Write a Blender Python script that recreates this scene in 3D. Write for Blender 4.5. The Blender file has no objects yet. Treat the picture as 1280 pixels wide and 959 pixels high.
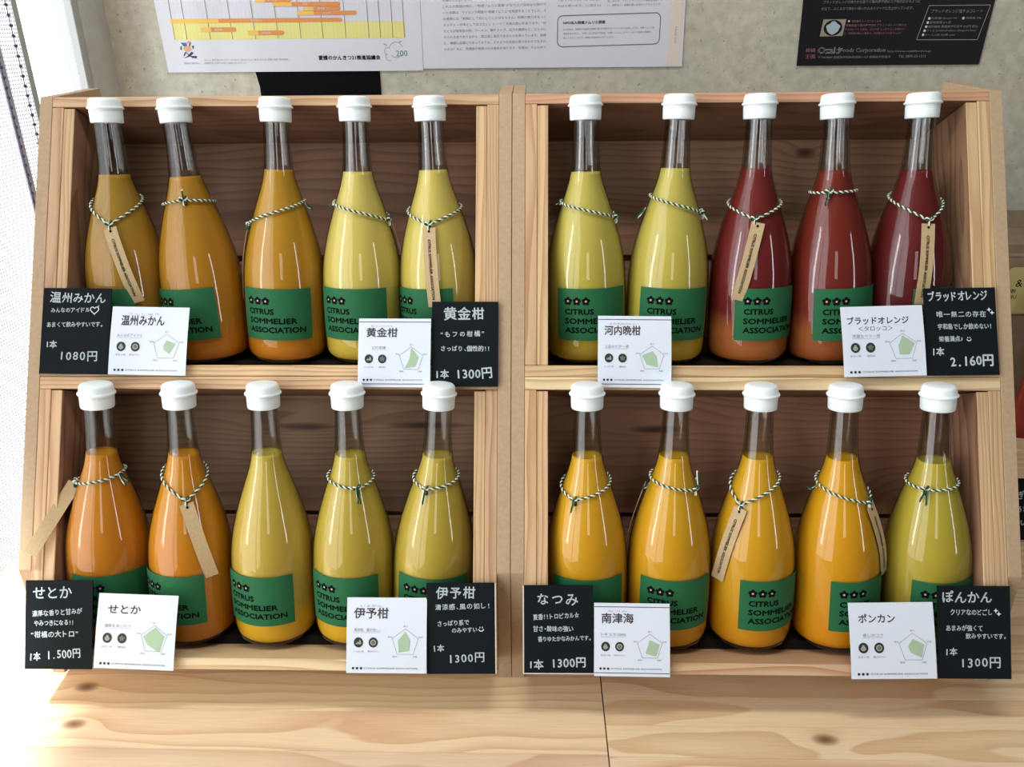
import bpy, bmesh, math, random
from math import sin, cos, pi, radians, sqrt, atan2
from mathutils import Vector, Matrix
import numpy as np
random.seed(7)
scene = bpy.context.scene
COL = scene.collection

# ---------------------------------------------------------------- camera
TZ = 0.30689                       # height of the rack's reference line above the table top
W = np.array([[0.9996816842531965, 0.0019273463325834514, -0.025155824470817552],
              [0.023782046375165625, -0.4048597430375308, 0.9140694736932167],
              [-0.008422852183303313, -0.9143767679702383, -0.40477670604593763]])
cam_data = bpy.data.cameras.new('camera')
cam = bpy.data.objects.new('camera', cam_data)
COL.objects.link(cam)
M = Matrix(((W[0, 0], -W[0, 1], -W[0, 2], 0.020627776),
            (W[1, 0], -W[1, 1], -W[1, 2], -0.749536968),
            (W[2, 0], -W[2, 1], -W[2, 2], 0.331916899 + TZ),
            (0, 0, 0, 1)))
cam.matrix_world = M
cam_data.sensor_width = 36.0
cam_data.lens = 36.0 * 1010.0 / 1280.0
cam_data.clip_start = 0.02
scene.camera = cam

# ---------------------------------------------------------------- world, lights, exposure
world = bpy.data.worlds.new('world')
scene.world = world
world.use_nodes = True
bg = world.node_tree.nodes['Background']
bg.inputs['Color'].default_value = (0.86, 0.93, 1.0, 1)
bg.inputs['Strength'].default_value = 0.055
scene.view_settings.view_transform = 'Standard'
scene.view_settings.look = 'None'
scene.view_settings.gamma = 1.0
scene.view_settings.use_curve_mapping = False
scene.view_settings.exposure = -0.76


def area(name, loc, target, sx, sy, power, color=(1, 1, 1)):
    d = bpy.data.lights.new(name, 'AREA')
    d.shape = 'RECTANGLE'
    d.size = sx
    d.size_y = sy
    d.energy = power
    d.color = color
    o = bpy.data.objects.new(name, d)
    COL.objects.link(o)
    o.visible_camera = True
    o.location = loc
    o.rotation_euler = (Vector(target) - Vector(loc)).to_track_quat('-Z', 'Y').to_euler()
    return o


area('ceiling_lamp_light', (0.05, -0.34, 2.0), (0.05, -0.24, 0.0), 0.9, 0.20, 25.0, (1.0, 0.95, 0.88))
area('side_window_daylight', (-0.79, -0.40, 0.80), (0.0, -0.40, 0.80), 3.3, 1.85, 105.0, (0.94, 0.97, 1.0))
area('shopfront_window_daylight', (-1.95, -1.20, 0.9), (0.0, 0.05, 0.35), 0.26, 1.6, 24.0, (0.93, 0.97, 1.0))
area('shopfront_door_daylight', (2.3, -1.55, 0.9), (0.0, 0.05, 0.35), 0.18, 1.6, 15.0, (0.93, 0.97, 1.0))
area('shopfront_middle_daylight', (0.25, -3.0, 1.3), (0.0, 0.1, 0.35), 0.45, 1.0, 8.0, (0.95, 0.97, 1.0))
sp = bpy.data.lights.new('sun_patch_spot', 'SPOT')  # spot added inside the room, stands in for sun on the table's left end
sp.energy = 1000
sp.spot_size = 2 * math.atan(0.40 / 1.4)
sp.spot_blend = 0.25
sp.shadow_soft_size = 0.07
spo = bpy.data.objects.new('sun_patch_spot', sp)
COL.objects.link(spo)
spo.location = (-0.64, -0.34, 1.4)
spo.rotation_euler = (Vector((-0.86, -0.20, 0.0)) - Vector(spo.location)).to_track_quat('-Z', 'Y').to_euler()

# ---------------------------------------------------------------- frames
LEAN = radians(28)
RU = Vector((1, 0, 0))
RV = Vector((0, sin(LEAN), cos(LEAN)))
RN = Vector((0, cos(LEAN), -sin(LEAN)))


def rack(u, d, v):
    p = RU * u + RN * d + RV * v
    return Vector((p.x, p.y, p.z + TZ))


def frame(origin, x, y, z):
    m = Matrix((x, y, z)).transposed().to_4x4()
    m.translation = origin
    return m


RACK_ROT = Matrix((RU, RN, RV)).transposed()


# ---------------------------------------------------------------- object helpers
def link(o, parent=None):
    COL.objects.link(o)
    if parent is not None:
        o.parent = parent
    return o


def tag(o, label=None, cat=None, group=None, kind=None):
    if label:
        o['label'] = label
    if cat:
        o['category'] = cat
    if group:
        o['group'] = group
    if kind:
        o['kind'] = kind
    return o


def thing(name, mat, label, cat, group=None):
    o = bpy.data.objects.new(name, None)
    o.empty_display_size = 0.02
    COL.objects.link(o)
    o.matrix_world = mat if isinstance(mat, Matrix) else Matrix.Translation(mat)
    return tag(o, label, cat, group)


def mesh_obj(name, verts, faces, mat, parent=None, smooth=False, loc=None):
    me = bpy.data.meshes.new(name)
    me.from_pydata([tuple(v) for v in verts], [], faces)
    me.update()
    if mat:
        me.materials.append(mat)
    if smooth:
        me.polygons.foreach_set('use_smooth', [True] * len(me.polygons))
    o = bpy.data.objects.new(name, me)
    if loc is not None:
        o.location = loc
    return link(o, parent)


def box_data(x0, x1, y0, y1, z0, z1, bev=0.0):
    bm = bmesh.new()
    bmesh.ops.create_cube(bm, size=1)
    for v in bm.verts:
        v.co = Vector((x0 if v.co.x < 0 else x1, y0 if v.co.y < 0 else y1, z0 if v.co.z < 0 else z1))
    if bev > 0:
        bmesh.ops.bevel(bm, geom=bm.edges[:], offset=bev, segments=1, affect='EDGES')
    return bm


def box(name, x0, x1, y0, y1, z0, z1, mat, parent=None, bev=0.0006):
    """box given in the parent's frame; its own origin is its middle"""
    c = Vector(((x0 + x1) / 2, (y0 + y1) / 2, (z0 + z1) / 2))
    bm = box_data(x0 - c.x, x1 - c.x, y0 - c.y, y1 - c.y, z0 - c.z, z1 - c.z, bev)
    me = bpy.data.meshes.new(name)
    bm.to_mesh(me)
    bm.free()
    me.materials.append(mat)
    o = bpy.data.objects.new(name, me)
    o.location = c
    return link(o, parent)


def prism(name, outline, x0, x1, mat, parent=None, axis='x', bev=0.0005):
    """outline of (a, b) extruded along an axis; 'x': (y, z) outline, 'y': (x, z) outline"""
    bm = bmesh.new()
    vs = [bm.verts.new((x0, a, b) if axis == 'x' else (a, x0, b)) for a, b in outline]
    f = bm.faces.new(vs)
    r = bmesh.ops.extrude_face_region(bm, geom=[f])
    dv = Vector((x1 - x0, 0, 0)) if axis == 'x' else Vector((0, x1 - x0, 0))
    for g in r['geom']:
        if isinstance(g, bmesh.types.BMVert):
            g.co += dv
    bmesh.ops.recalc_face_normals(bm, faces=bm.faces)
    if bev:
        bmesh.ops.bevel(bm, geom=bm.edges[:], offset=bev, segments=1, affect='EDGES')
    me = bpy.data.meshes.new(name)
    bm.to_mesh(me)
    bm.free()
    me.materials.append(mat)
    return link(bpy.data.objects.new(name, me), parent)


def lathe(profile, seg=48):
    """profile of (r, z), r==0 closes on the axis"""
    vs, fs, rings = [], [], []
    for r, z in profile:
        if r < 1e-6:
            rings.append([len(vs)])
            vs.append((0, 0, z))
        else:
            rings.append(list(range(len(vs), len(vs) + seg)))
            for k in range(seg):
                a = 2 * pi * k / seg
                vs.append((r * cos(a), r * sin(a), z))
    for a, b in zip(rings, rings[1:]):
        for k in range(seg):
            k2 = (k + 1) % seg
            if len(a) == 1 and len(b) == 1:
                continue
            if len(a) == 1:
                fs.append((a[0], b[k2], b[k]))
            elif len(b) == 1:
                fs.append((a[k], a[k2], b[0]))
            else:
                fs.append((a[k], a[k2], b[k2], b[k]))
    return vs, fs


def tube_data(pts, rad, sides=6, closed=False):
    vs, fs = [], []
    n = len(pts)
    P = [Vector(p) for p in pts]
    nrm = None
    for i in range(n):
        a = P[(i - 1) % n] if (closed or i > 0) else P[0]
        b = P[(i + 1) % n] if (closed or i < n - 1) else P[-1]
        t = (b - a)
        if t.length < 1e-9:
            t = Vector((0, 0, 1))
        t.normalize()
        if nrm is None:
            nrm = t.orthogonal().normalized()
        nrm = (nrm - t * nrm.dot(t))
        if nrm.length < 1e-6:
            nrm = t.orthogonal()
        nrm.normalize()
        bn = t.cross(nrm)
        r = rad(i / max(1, n - 1)) if callable(rad) else rad
        for k in range(sides):
            an = 2 * pi * k / sides
            vs.append(P[i] + nrm * (r * cos(an)) + bn * (r * sin(an)))
    m = n if closed else n - 1
    for i in range(m):
        i2 = (i + 1) % n
        for k in range(sides):
            k2 = (k + 1) % sides
            fs.append((i * sides + k, i * sides + k2, i2 * sides + k2, i2 * sides + k))
    if not closed:
        fs.append(tuple(range(sides))[::-1])
        fs.append(tuple((n - 1) * sides + k for k in range(sides)))
    return vs, fs


def merge(parts):
    V, F = [], []
    for vs, fs in parts:
        o = len(V)
        V += list(vs)
        F += [tuple(i + o for i in f) for f in fs]
    return V, F


# ---------------------------------------------------------------- materials
class NT:
    def __init__(self, name):
        self.m = bpy.data.materials.new(name)
        self.m.use_nodes = True
        self.t = self.m.node_tree
        self.b = self.t.nodes['Principled BSDF']
        self.out = self.t.nodes['Material Output']

    def n(self, typ, **kw):
        nd = self.t.nodes.new(typ)
        for k, v in kw.items():
            if k.startswith('i_'):
                nd.inputs[k[2:].replace('_', ' ')].default_value = v
            else:
                setattr(nd, k, v)
        return nd

    def l(self, a, b):
        self.t.links.new(a, b)

    def math(self, op, a, b=None, c=None, clamp=False):
        nd = self.t.nodes.new('ShaderNodeMath')
        nd.operation = op
        nd.use_clamp = clamp
        for i, x in enumerate((a, b, c)):
            if x is None:
                continue
            if isinstance(x, (int, float)):
                nd.inputs[i].default_value = x
            else:
                self.l(x, nd.inputs[i])
        return nd.outputs[0]

    def ramp(self, fac, stops, interp='LINEAR'):
        nd = self.t.nodes.new('ShaderNodeValToRGB')
        cr = nd.color_ramp
        cr.interpolation = interp
        while len(cr.elements) > 1:
            cr.elements.remove(cr.elements[-1])
        cr.elements[0].position = stops[0][0]
        cr.elements[0].color = (*stops[0][1], 1)
        for p, c in stops[1:]:
            e = cr.elements.new(p)
            e.color = (*c, 1)
        self.l(fac, nd.inputs[0])
        return nd.outputs[0]

    def mix(self, fac, a, b, mode='MIX'):
        nd = self.t.nodes.new('ShaderNodeMix')
        nd.data_type = 'RGBA'
        nd.blend_type = mode
        for s, x in ((nd.inputs['Factor'], fac), (nd.inputs[6], a), (nd.inputs[7], b)):
            if isinstance(x, (int, float)):
                s.default_value = x
            elif isinstance(x, tuple):
                s.default_value = (*x, 1)
            else:
                self.l(x, s)
        return nd.outputs[2]

    def bump(self, h, strength=0.2, dist=0.001):
        nd = self.n('ShaderNodeBump')
        nd.inputs['Strength'].default_value = strength
        nd.inputs['Distance'].default_value = dist
        self.l(h, nd.inputs['Height'])
        self.l(nd.outputs[0], self.b.inputs['Normal'])


def srgb(r, g, b):
    f = lambda c: c / 12.92 if c <= 0.04045 else ((c + 0.055) / 1.055) ** 2.4
    return (f(r / 255), f(g / 255), f(b / 255))


def plain(name, col, rough=0.5, spec=0.5, metal=0.0, coat=0.0):
    m = NT(name)
    m.b.inputs['Base Color'].default_value = (*col, 1)
    m.b.inputs['Roughness'].default_value = rough
    m.b.inputs['Specular IOR Level'].default_value = spec
    m.b.inputs['Metallic'].default_value = metal
    m.b.inputs['Coat Weight'].default_value = coat
    return m.m


def wood(name, light, dark, axis='x', freq=260.0, contrast=1.0, wob=1.0, rough=0.6, pith=0.03, knots=(), coat=0.0,
         tint=0.12):
    """growth rings about a pith line along the grain axis; object coordinates, in metres"""
    m = NT(name)
    tc = m.n('ShaderNodeTexCoord')
    oi = m.n('ShaderNodeObjectInfo')
    rnd = oi.outputs['Random']
    sep = m.n('ShaderNodeSeparateXYZ')
    m.l(tc.outputs['Object'], sep.inputs[0])
    ax = {'x': 0, 'y': 1, 'z': 2}[axis]
    others = [i for i in range(3) if i != ax]
    along = sep.outputs[ax]
    a, b = sep.outputs[others[0]], sep.outputs[others[1]]
    r37 = m.math('MULTIPLY', rnd, 37.0)
    comb = m.n('ShaderNodeCombineXYZ')
    m.l(m.math('ADD', m.math('MULTIPLY', along, 3.2), r37), comb.inputs[0])
    m.l(m.math('ADD', m.math('MULTIPLY', a, 14.0), r37), comb.inputs[1])
    m.l(m.math('MULTIPLY', b, 14.0), comb.inputs[2])
    n1 = m.n('ShaderNodeTexNoise', i_Scale=1.0, i_Detail=2.0, i_Roughness=0.5)
    m.l(comb.outputs[0], n1.inputs['Vector'])
    # ring distance
    pa = m.math('ADD', a, m.math('MULTIPLY', m.math('SUBTRACT', rnd, 0.5), pith * 2))
    pb = m.math('ADD', b, m.math('ADD', m.math('MULTIPLY', rnd, pith), pith * 0.6))
    dist = m.math('SQRT', m.math('ADD', m.math('MULTIPLY', pa, pa), m.math('MULTIPLY', pb, pb)))
    t = m.math('ADD', m.math('MULTIPLY', dist, freq),
               m.math('MULTIPLY', m.math('SUBTRACT', n1.outputs['Fac'], 0.5), 9.0 * wob))
    kmask = None
    for (kx, ka, sx, sa, amp) in knots:        # along, across(first other axis or second), radii
        dx = m.math('DIVIDE', m.math('SUBTRACT', along, kx), sx)
        da = m.math('DIVIDE', m.math('SUBTRACT', a if len(knots) and amp > 0 else b, ka), sa)
        q = m.math('ADD', m.math('MULTIPLY', dx, dx), m.math('MULTIPLY', da, da))
        t = m.math('ADD', t, m.math('MULTIPLY', m.math('POWER', 2.718, m.math('MULTIPLY', q, -0.22)), 1.6 * abs(amp)))
        k = m.math('SUBTRACT', 1.0, m.math('SMOOTH_MIN', q, 1.0, 0.3), clamp=True)
        kmask = k if kmask is None else m.math('MAXIMUM', kmask, k)
    fr = m.math('FRACT', t)
    ring = m.ramp(fr, [(0.0, (0, 0, 0)), (0.45, (0.12,) * 3), (0.86, (0.9,) * 3), (0.95, (1, 1, 1)), (1.0, (0, 0, 0))])
    # fine fibres
    c2 = m.n('ShaderNodeCombineXYZ')
    m.l(m.math('MULTIPLY', along, 25.0), c2.inputs[0])
    m.l(m.math('ADD', m.math('MULTIPLY', a, 900.0), r37), c2.inputs[1])
    m.l(m.math('MULTIPLY', b, 900.0), c2.inputs[2])
    n2 = m.n('ShaderNodeTexNoise', i_Scale=1.0, i_Detail=2.0)
    m.l(c2.outputs[0], n2.inputs['Vector'])
    # broad patches
    n3 = m.n('ShaderNodeTexNoise', i_Scale=0.6, i_Detail=1.0)
    m.l(comb.outputs[0], n3.inputs['Vector'])
    fac = m.math('MULTIPLY', ring, m.math('ADD', 0.35, m.math('MULTIPLY', n3.outputs['Fac'], 0.9)))
    fac = m.math('MULTIPLY', fac, contrast, clamp=True)
    colr = m.mix(fac, light, dark)
    v = m.math('ADD', 0.86, m.math('MULTIPLY', n2.outputs['Fac'], 0.28))
    v = m.math('MULTIPLY', v, m.math('ADD', 1.0 - tint, m.math('MULTIPLY', m.math('FRACT', m.math('MULTIPLY', rnd, 7.31)), 2 * tint)))
    hs = m.n('ShaderNodeHueSaturation')
    m.l(v, hs.inputs['Value'])
    m.l(m.math('ADD', 0.492, m.math('MULTIPLY', m.math('FRACT', m.math('MULTIPLY', rnd, 3.7)), 0.016)), hs.inputs['Hue'])
    m.l(colr, hs.inputs['Color'])
    cc = hs.outputs[0]
    if kmask is not None:
        cc = m.mix(m.math('MULTIPLY', kmask, 0.95), cc, (dark[0] * 0.28, dark[1] * 0.2, dark[2] * 0.16))
    m.l(cc, m.b.inputs['Base Color'])
    m.b.inputs['Roughness'].default_value = rough
    m.b.inputs['Specular IOR Level'].default_value = 0.35
    m.b.inputs['Coat Weight'].default_value = coat
    m.b.inputs['Coat Roughness'].default_value = 0.25
    m.bump(m.math('ADD', n2.outputs['Fac'], m.math('MULTIPLY', fr, 0.4)), 0.15, 0.0004)
    return m.m


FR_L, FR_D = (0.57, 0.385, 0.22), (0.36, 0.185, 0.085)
M_front_x = wood('cedar_along_x', FR_L, FR_D, 'x', 330, 1.0, 0.6)
M_front_z = wood('cedar_along_z', FR_L, FR_D, 'z', 330, 0.9, 0.5)
M_pale_x = wood('pale_cedar_along_x', (0.66, 0.50, 0.31), (0.46, 0.29, 0.15), 'x', 330, 1.0, 0.5)
M_red_x = wood('reddish_cedar_along_x', (0.60, 0.36, 0.21), (0.40, 0.19, 0.10), 'x', 380, 0.9, 0.4)
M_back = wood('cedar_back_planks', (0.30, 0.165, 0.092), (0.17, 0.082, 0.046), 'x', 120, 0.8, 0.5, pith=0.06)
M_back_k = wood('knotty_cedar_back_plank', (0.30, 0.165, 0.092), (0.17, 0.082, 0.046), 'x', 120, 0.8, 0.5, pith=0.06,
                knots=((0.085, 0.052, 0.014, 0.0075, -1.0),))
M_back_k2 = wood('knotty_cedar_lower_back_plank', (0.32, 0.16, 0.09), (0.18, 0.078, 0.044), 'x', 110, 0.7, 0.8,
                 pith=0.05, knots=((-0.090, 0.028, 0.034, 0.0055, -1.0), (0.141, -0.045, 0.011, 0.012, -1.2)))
M_inner_x = wood('shaded_inside_along_x', (0.27, 0.14, 0.08), (0.16, 0.075, 0.042), 'x', 120, 0.8, 0.5, pith=0.06)  # shade under the crate top, put into the wood colour
M_inner_z = wood('shaded_inside_along_z', (0.33, 0.18, 0.105), (0.18, 0.085, 0.048), 'z', 90, 1.0, 0.7, pith=0.04)  # same for the side boards: inner shade painted into the colour
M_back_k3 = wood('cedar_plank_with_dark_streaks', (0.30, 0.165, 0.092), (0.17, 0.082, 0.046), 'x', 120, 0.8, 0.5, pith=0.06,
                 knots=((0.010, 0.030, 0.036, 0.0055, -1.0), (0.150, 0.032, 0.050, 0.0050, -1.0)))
M_table = wood('pine_table', (0.73, 0.55, 0.355), (0.58, 0.36, 0.20), 'x', 190, 1.0, 0.42, 0.5, pith=0.12, coat=0.12,
               tint=0.08)
M_table_k = wood('knotty_pine_stave', (0.73, 0.55, 0.355), (0.58, 0.36, 0.20), 'x', 190, 1.0, 0.42, 0.5, pith=0.12,
                 coat=0.12, tint=0.04, knots=((0.0, 0.004, 0.015, 0.0080, 0.45),))


def noisy(name, c1, c2, scale, rough=0.8, bump=0.1, detail=4.0, spots=None):
    m = NT(name)
    tc = m.n('ShaderNodeTexCoord')
    n1 = m.n('ShaderNodeTexNoise', i_Scale=scale, i_Detail=detail, i_Roughness=0.6)
    m.l(tc.outputs['Object'], n1.inputs['Vector'])
    c = m.ramp(n1.outputs['Fac'], [(0.3, c1), (0.7, c2)])
    if spots:
        n2 = m.n('ShaderNodeTexNoise', i_Scale=spots[0], i_Detail=2.0)
        m.l(tc.outputs['Object'], n2.inputs['Vector'])
        k = m.ramp(n2.outputs['Fac'], [(spots[1], (0, 0, 0)), (spots[1] + 0.06, (1, 1, 1))])
        c = m.mix(m.math('MULTIPLY', k, spots[3]), c, spots[2])
        n3 = m.n('ShaderNodeTexNoise', i_Scale=5.0, i_Detail=3.0)
        m.l(tc.outputs['Object'], n3.inputs['Vector'])
        c = m.mix(m.ramp(n3.outputs['Fac'], [(0.35, (0, 0, 0)), (0.65, (1, 1, 1))]), c, spots[4], 'MULTIPLY')
    m.l(c, m.b.inputs['Base Color'])
    m.b.inputs['Roughness'].default_value = rough
    m.b.inputs['Specular IOR Level'].default_value = 0.3
    m.bump(n1.outputs['Fac'], bump, 0.001)
    return m.m


M_mdf = noisy('fibreboard', (0.40, 0.285, 0.175), (0.46, 0.335, 0.215), 260, 0.85, 0.05)
M_concrete = noisy('concrete', (0.44, 0.41, 0.325), (0.60, 0.565, 0.46), 60, 0.85, 0.15, 6.0,
                   (170.0, 0.66, (0.14, 0.135, 0.12), 0.6, (0.86, 0.92, 0.96)))
M_render = noisy('painted_render', (0.50, 0.50, 0.46), (0.58, 0.58, 0.54), 40, 0.8, 0.05)
M_floor = noisy('shop_floor', (0.30, 0.28, 0.25), (0.38, 0.36, 0.33), 8, 0.6, 0.05)
M_cap = plain('white_plastic', (0.82, 0.90, 0.92), 0.38, 0.5)
M_label = plain('green_label_paper', (0.020, 0.125, 0.050), 0.6, 0.15)
M_ink = plain('black_ink', (0.003, 0.008, 0.006), 0.7, 0.05)
M_petal = plain('pink_ink', (0.60, 0.30, 0.30), 0.6, 0.3)
M_twine_g = plain('green_twine', (0.012, 0.075, 0.045), 0.9, 0.1)
M_twine_w = plain('white_twine', (0.80, 0.79, 0.66), 0.9, 0.1)
M_kraft = noisy('kraft_paper', (0.44, 0.32, 0.17), (0.52, 0.385, 0.215), 500, 0.8, 0.05)
M_black_card = plain('black_card', (0.0065, 0.0095, 0.0115), 0.7, 0.08)
M_card_edge = plain('pale_card_edge', (0.62, 0.55, 0.47), 0.7, 0.3)
M_chalk = plain('white_marker', (0.72, 0.82, 0.84), 0.7, 0.2)
M_white_card = plain('white_card', (0.66, 0.72, 0.80), 0.5, 0.4)
M_title = plain('brown_grey_print', (0.085, 0.065, 0.07), 0.6, 0.3)
M_grey_print = plain('grey_print', (0.26, 0.25, 0.28), 0.6, 0.3)
M_line = plain('slate_line_print', (0.07, 0.10, 0.13), 0.6, 0.3)
M_sage = plain('sage_print', (0.36, 0.49, 0.33), 0.6, 0.3)
M_icon = plain('dark_icon_print', (0.025, 0.03, 0.027), 0.6, 0.3)
M_icon_l = plain('light_icon_print', (0.34, 0.35, 0.31), 0.6, 0.3)
M_icon_g = plain('olive_icon_print', (0.13, 0.14, 0.09), 0.6, 0.3)
M_poster = plain('poster_paper', (0.64, 0.66, 0.72), 0.4, 0.4)
M_poster_tint = plain('cream_poster_print', (0.70, 0.62, 0.56), 0.45, 0.4)
M_yellow = plain('yellow_print', (0.74, 0.70, 0.24), 0.5, 0.4)
M_ygrid = plain('olive_grid_print', (0.60, 0.58, 0.25), 0.5, 0.4)
M_orange = plain('orange_print', (0.68, 0.26, 0.07), 0.5, 0.4)
M_amber = plain('amber_print', (0.80, 0.50, 0.10), 0.5, 0.4)
M_gridline = plain('brown_grid_print', (0.33, 0.24, 0.22), 0.5, 0.4)
M_gridpale = plain('pale_grid_print', (0.58, 0.60, 0.68), 0.5, 0.4)
M_blue = plain('blue_print', (0.05, 0.14, 0.32), 0.5, 0.4)
M_navy = plain('navy_print', (0.03, 0.03, 0.16), 0.5, 0.4)
M_teal = plain('teal_print', (0.05, 0.28, 0.22), 0.5, 0.4)
M_flyer = plain('black_flyer_paper', (0.009, 0.009, 0.012), 0.45, 0.2)
M_flyer_t = plain('grey_flyer_print', (0.23, 0.23, 0.23), 0.5, 0.4)
M_flyer_w = plain('white_flyer_print', (0.62, 0.62, 0.62), 0.5, 0.4)
M_flyer_o = plain('orange_flyer_print', (0.50, 0.22, 0.07), 0.5, 0.4)
M_flyer_r = plain('pinkish_flyer_print', (0.30, 0.13, 0.14), 0.5, 0.4)
M_flyer_b = plain('beige_flyer_print', (0.30, 0.27, 0.20), 0.5, 0.4)
M_ice = plain('ice_blue_print', (0.36, 0.47, 0.52), 0.5, 0.4)
M_black = plain('black_board_face', (0.004, 0.004, 0.005), 0.8, 0.05)
M_foam = plain('dark_foam', (0.012, 0.009, 0.008), 0.9, 0.1)
M_frame_grey = plain('grey_aluminium', (0.42, 0.44, 0.43), 0.45, 0.5)
M_bead = plain('dark_bead', (0.045, 0.045, 0.09), 0.4, 0.5)
M_cardboard = noisy('cardboard', (0.25, 0.19, 0.125), (0.31, 0.24, 0.16), 60, 0.85, 0.03)
M_red = plain('red_pouch_foil', (0.28, 0.028, 0.018), 0.4, 0.5)
M_ylabel = plain('yellow_sticker', (0.56, 0.50, 0.20), 0.5, 0.4)


def glass_mat():
    m = NT('clear_glass')
    t = m.t
    gl = m.n('ShaderNodeBsdfGlossy')
    gl.inputs['Roughness'].default_value = 0.03
    gl.inputs['Color'].default_value = (1, 1, 1, 1)
    tr = m.n('ShaderNodeBsdfTransparent')
    lw = m.n('ShaderNodeLayerWeight', i_Blend=0.5)
    c = m.ramp(lw.outputs['Facing'], [(0.0, (0.98, 0.985, 0.98)), (0.25, (0.93, 0.94, 0.93)), (0.6, (0.76, 0.77, 0.75)), (1.0, (0.38, 0.39, 0.37))])
    t.links.new(c, tr.inputs['Color'])
    mx = m.n('ShaderNodeMixShader')
    sch = m.math('ADD', 0.042, m.math('MULTIPLY', m.math('POWER', lw.outputs['Facing'], 5.0), 0.90))
    t.links.new(sch, mx.inputs[0])
    t.links.new(tr.outputs[0], mx.inputs[1])
    t.links.new(gl.outputs[0], mx.inputs[2])
    t.links.new(mx.outputs[0], m.out.inputs['Surface'])
    return m.m


M_glass = glass_mat()


def blind_mat():
    m = NT('white_blind_fabric')
    tc = m.n('ShaderNodeTexCoord')
    mp = m.n('ShaderNodeMapping')
    mp.inputs['Scale'].default_value = (1, 210, 210)
    m.l(tc.outputs['Object'], mp.inputs[0])
    sp_ = m.n('ShaderNodeSeparateXYZ')
    m.l(mp.outputs[0], sp_.inputs[0])
    fx = m.math('ABSOLUTE', m.math('SUBTRACT', m.math('FRACT', sp_.outputs[1]), 0.5))
    fz = m.math('ABSOLUTE', m.math('SUBTRACT', m.math('FRACT', sp_.outputs[2]), 0.5))
    dd = m.math('MAXIMUM', fx, fz)
    k = m.ramp(dd, [(0.17, (0.05, 0.045, 0.07)), (0.30, (0.95, 0.95, 0.97))])
    tl = m.n('ShaderNodeBsdfTranslucent')
    m.l(k, tl.inputs[0])
    tr = m.n('ShaderNodeBsdfTransparent')
    df = m.n('ShaderNodeBsdfDiffuse')
    m.l(k, df.inputs[0])
    mx = m.n('ShaderNodeMixShader')
    mx.inputs[0].default_value = 0.30
    m.l(tl.outputs[0], mx.inputs[1])
    m.l(df.outputs[0], mx.inputs[2])
    mx2 = m.n('ShaderNodeMixShader')
    mx2.inputs[0].default_value = 0.04
    m.l(mx.outputs[0], mx2.inputs[1])
    m.l(tr.outputs[0], mx2.inputs[2])
    m.l(mx2.outputs[0], m.out.inputs['Surface'])
    return m.m


M_blind = blind_mat()


def juice_mat(name, stops):
    """stops: (height in metres, colour); pulp settles to the bottom"""
    m = NT(name)
    tc = m.n('ShaderNodeTexCoord')
    s = m.n('ShaderNodeSeparateXYZ')
    m.l(tc.outputs['Object'], s.inputs[0])
    nz = m.n('ShaderNodeTexNoise', i_Scale=60.0, i_Detail=2.0)
    m.l(tc.outputs['Object'], nz.inputs['Vector'])
    z = m.math('ADD', s.outputs[2], m.math('MULTIPLY', m.math('SUBTRACT', nz.outputs['Fac'], 0.5), 0.012))
    c = m.ramp(m.math('MULTIPLY', z, 4.0), [(h * 4.0, col) for h, col in stops])
    m.l(c, m.b.inputs['Base Color'])
    m.b.inputs['Roughness'].default_value = 0.55
    m.b.inputs['Specular IOR Level'].default_value = 0.2
    m.b.inputs['Subsurface Weight'].default_value = 0.25
    m.b.inputs['Subsurface Scale'].default_value = 0.02
    m.b.inputs['Subsurface Radius'].default_value = (1.0, 0.6, 0.15)
    return m.m


# ---------------------------------------------------------------- lettering helper
_txt = {}


def text_mesh(body, bold=0.0, spacing=1.0):
    key = (body, bold, spacing)
    if key not in _txt:
        c = bpy.data.curves.new('t', 'FONT')
        c.body = body
        c.size = 1.0
        c.resolution_u = 2
        c.offset = bold
        c.space_character = spacing
        o = bpy.data.objects.new('t', c)
        COL.objects.link(o)
        bpy.context.view_layer.update()
        me = bpy.data.meshes.new_from_object(o.evaluated_get(bpy.context.evaluated_depsgraph_get()))
        n = len(me.vertices)
        co = np.zeros(n * 3)
        me.vertices.foreach_get('co', co)
        co = co.reshape(-1, 3)[:, :2].copy()
        fs = [tuple(p.vertices) for p in me.polygons]
        bpy.data.objects.remove(o)
        bpy.data.curves.remove(c)
        bpy.data.meshes.remove(me)
        _txt[key] = (co, fs)
    return _txt[key]


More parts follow.
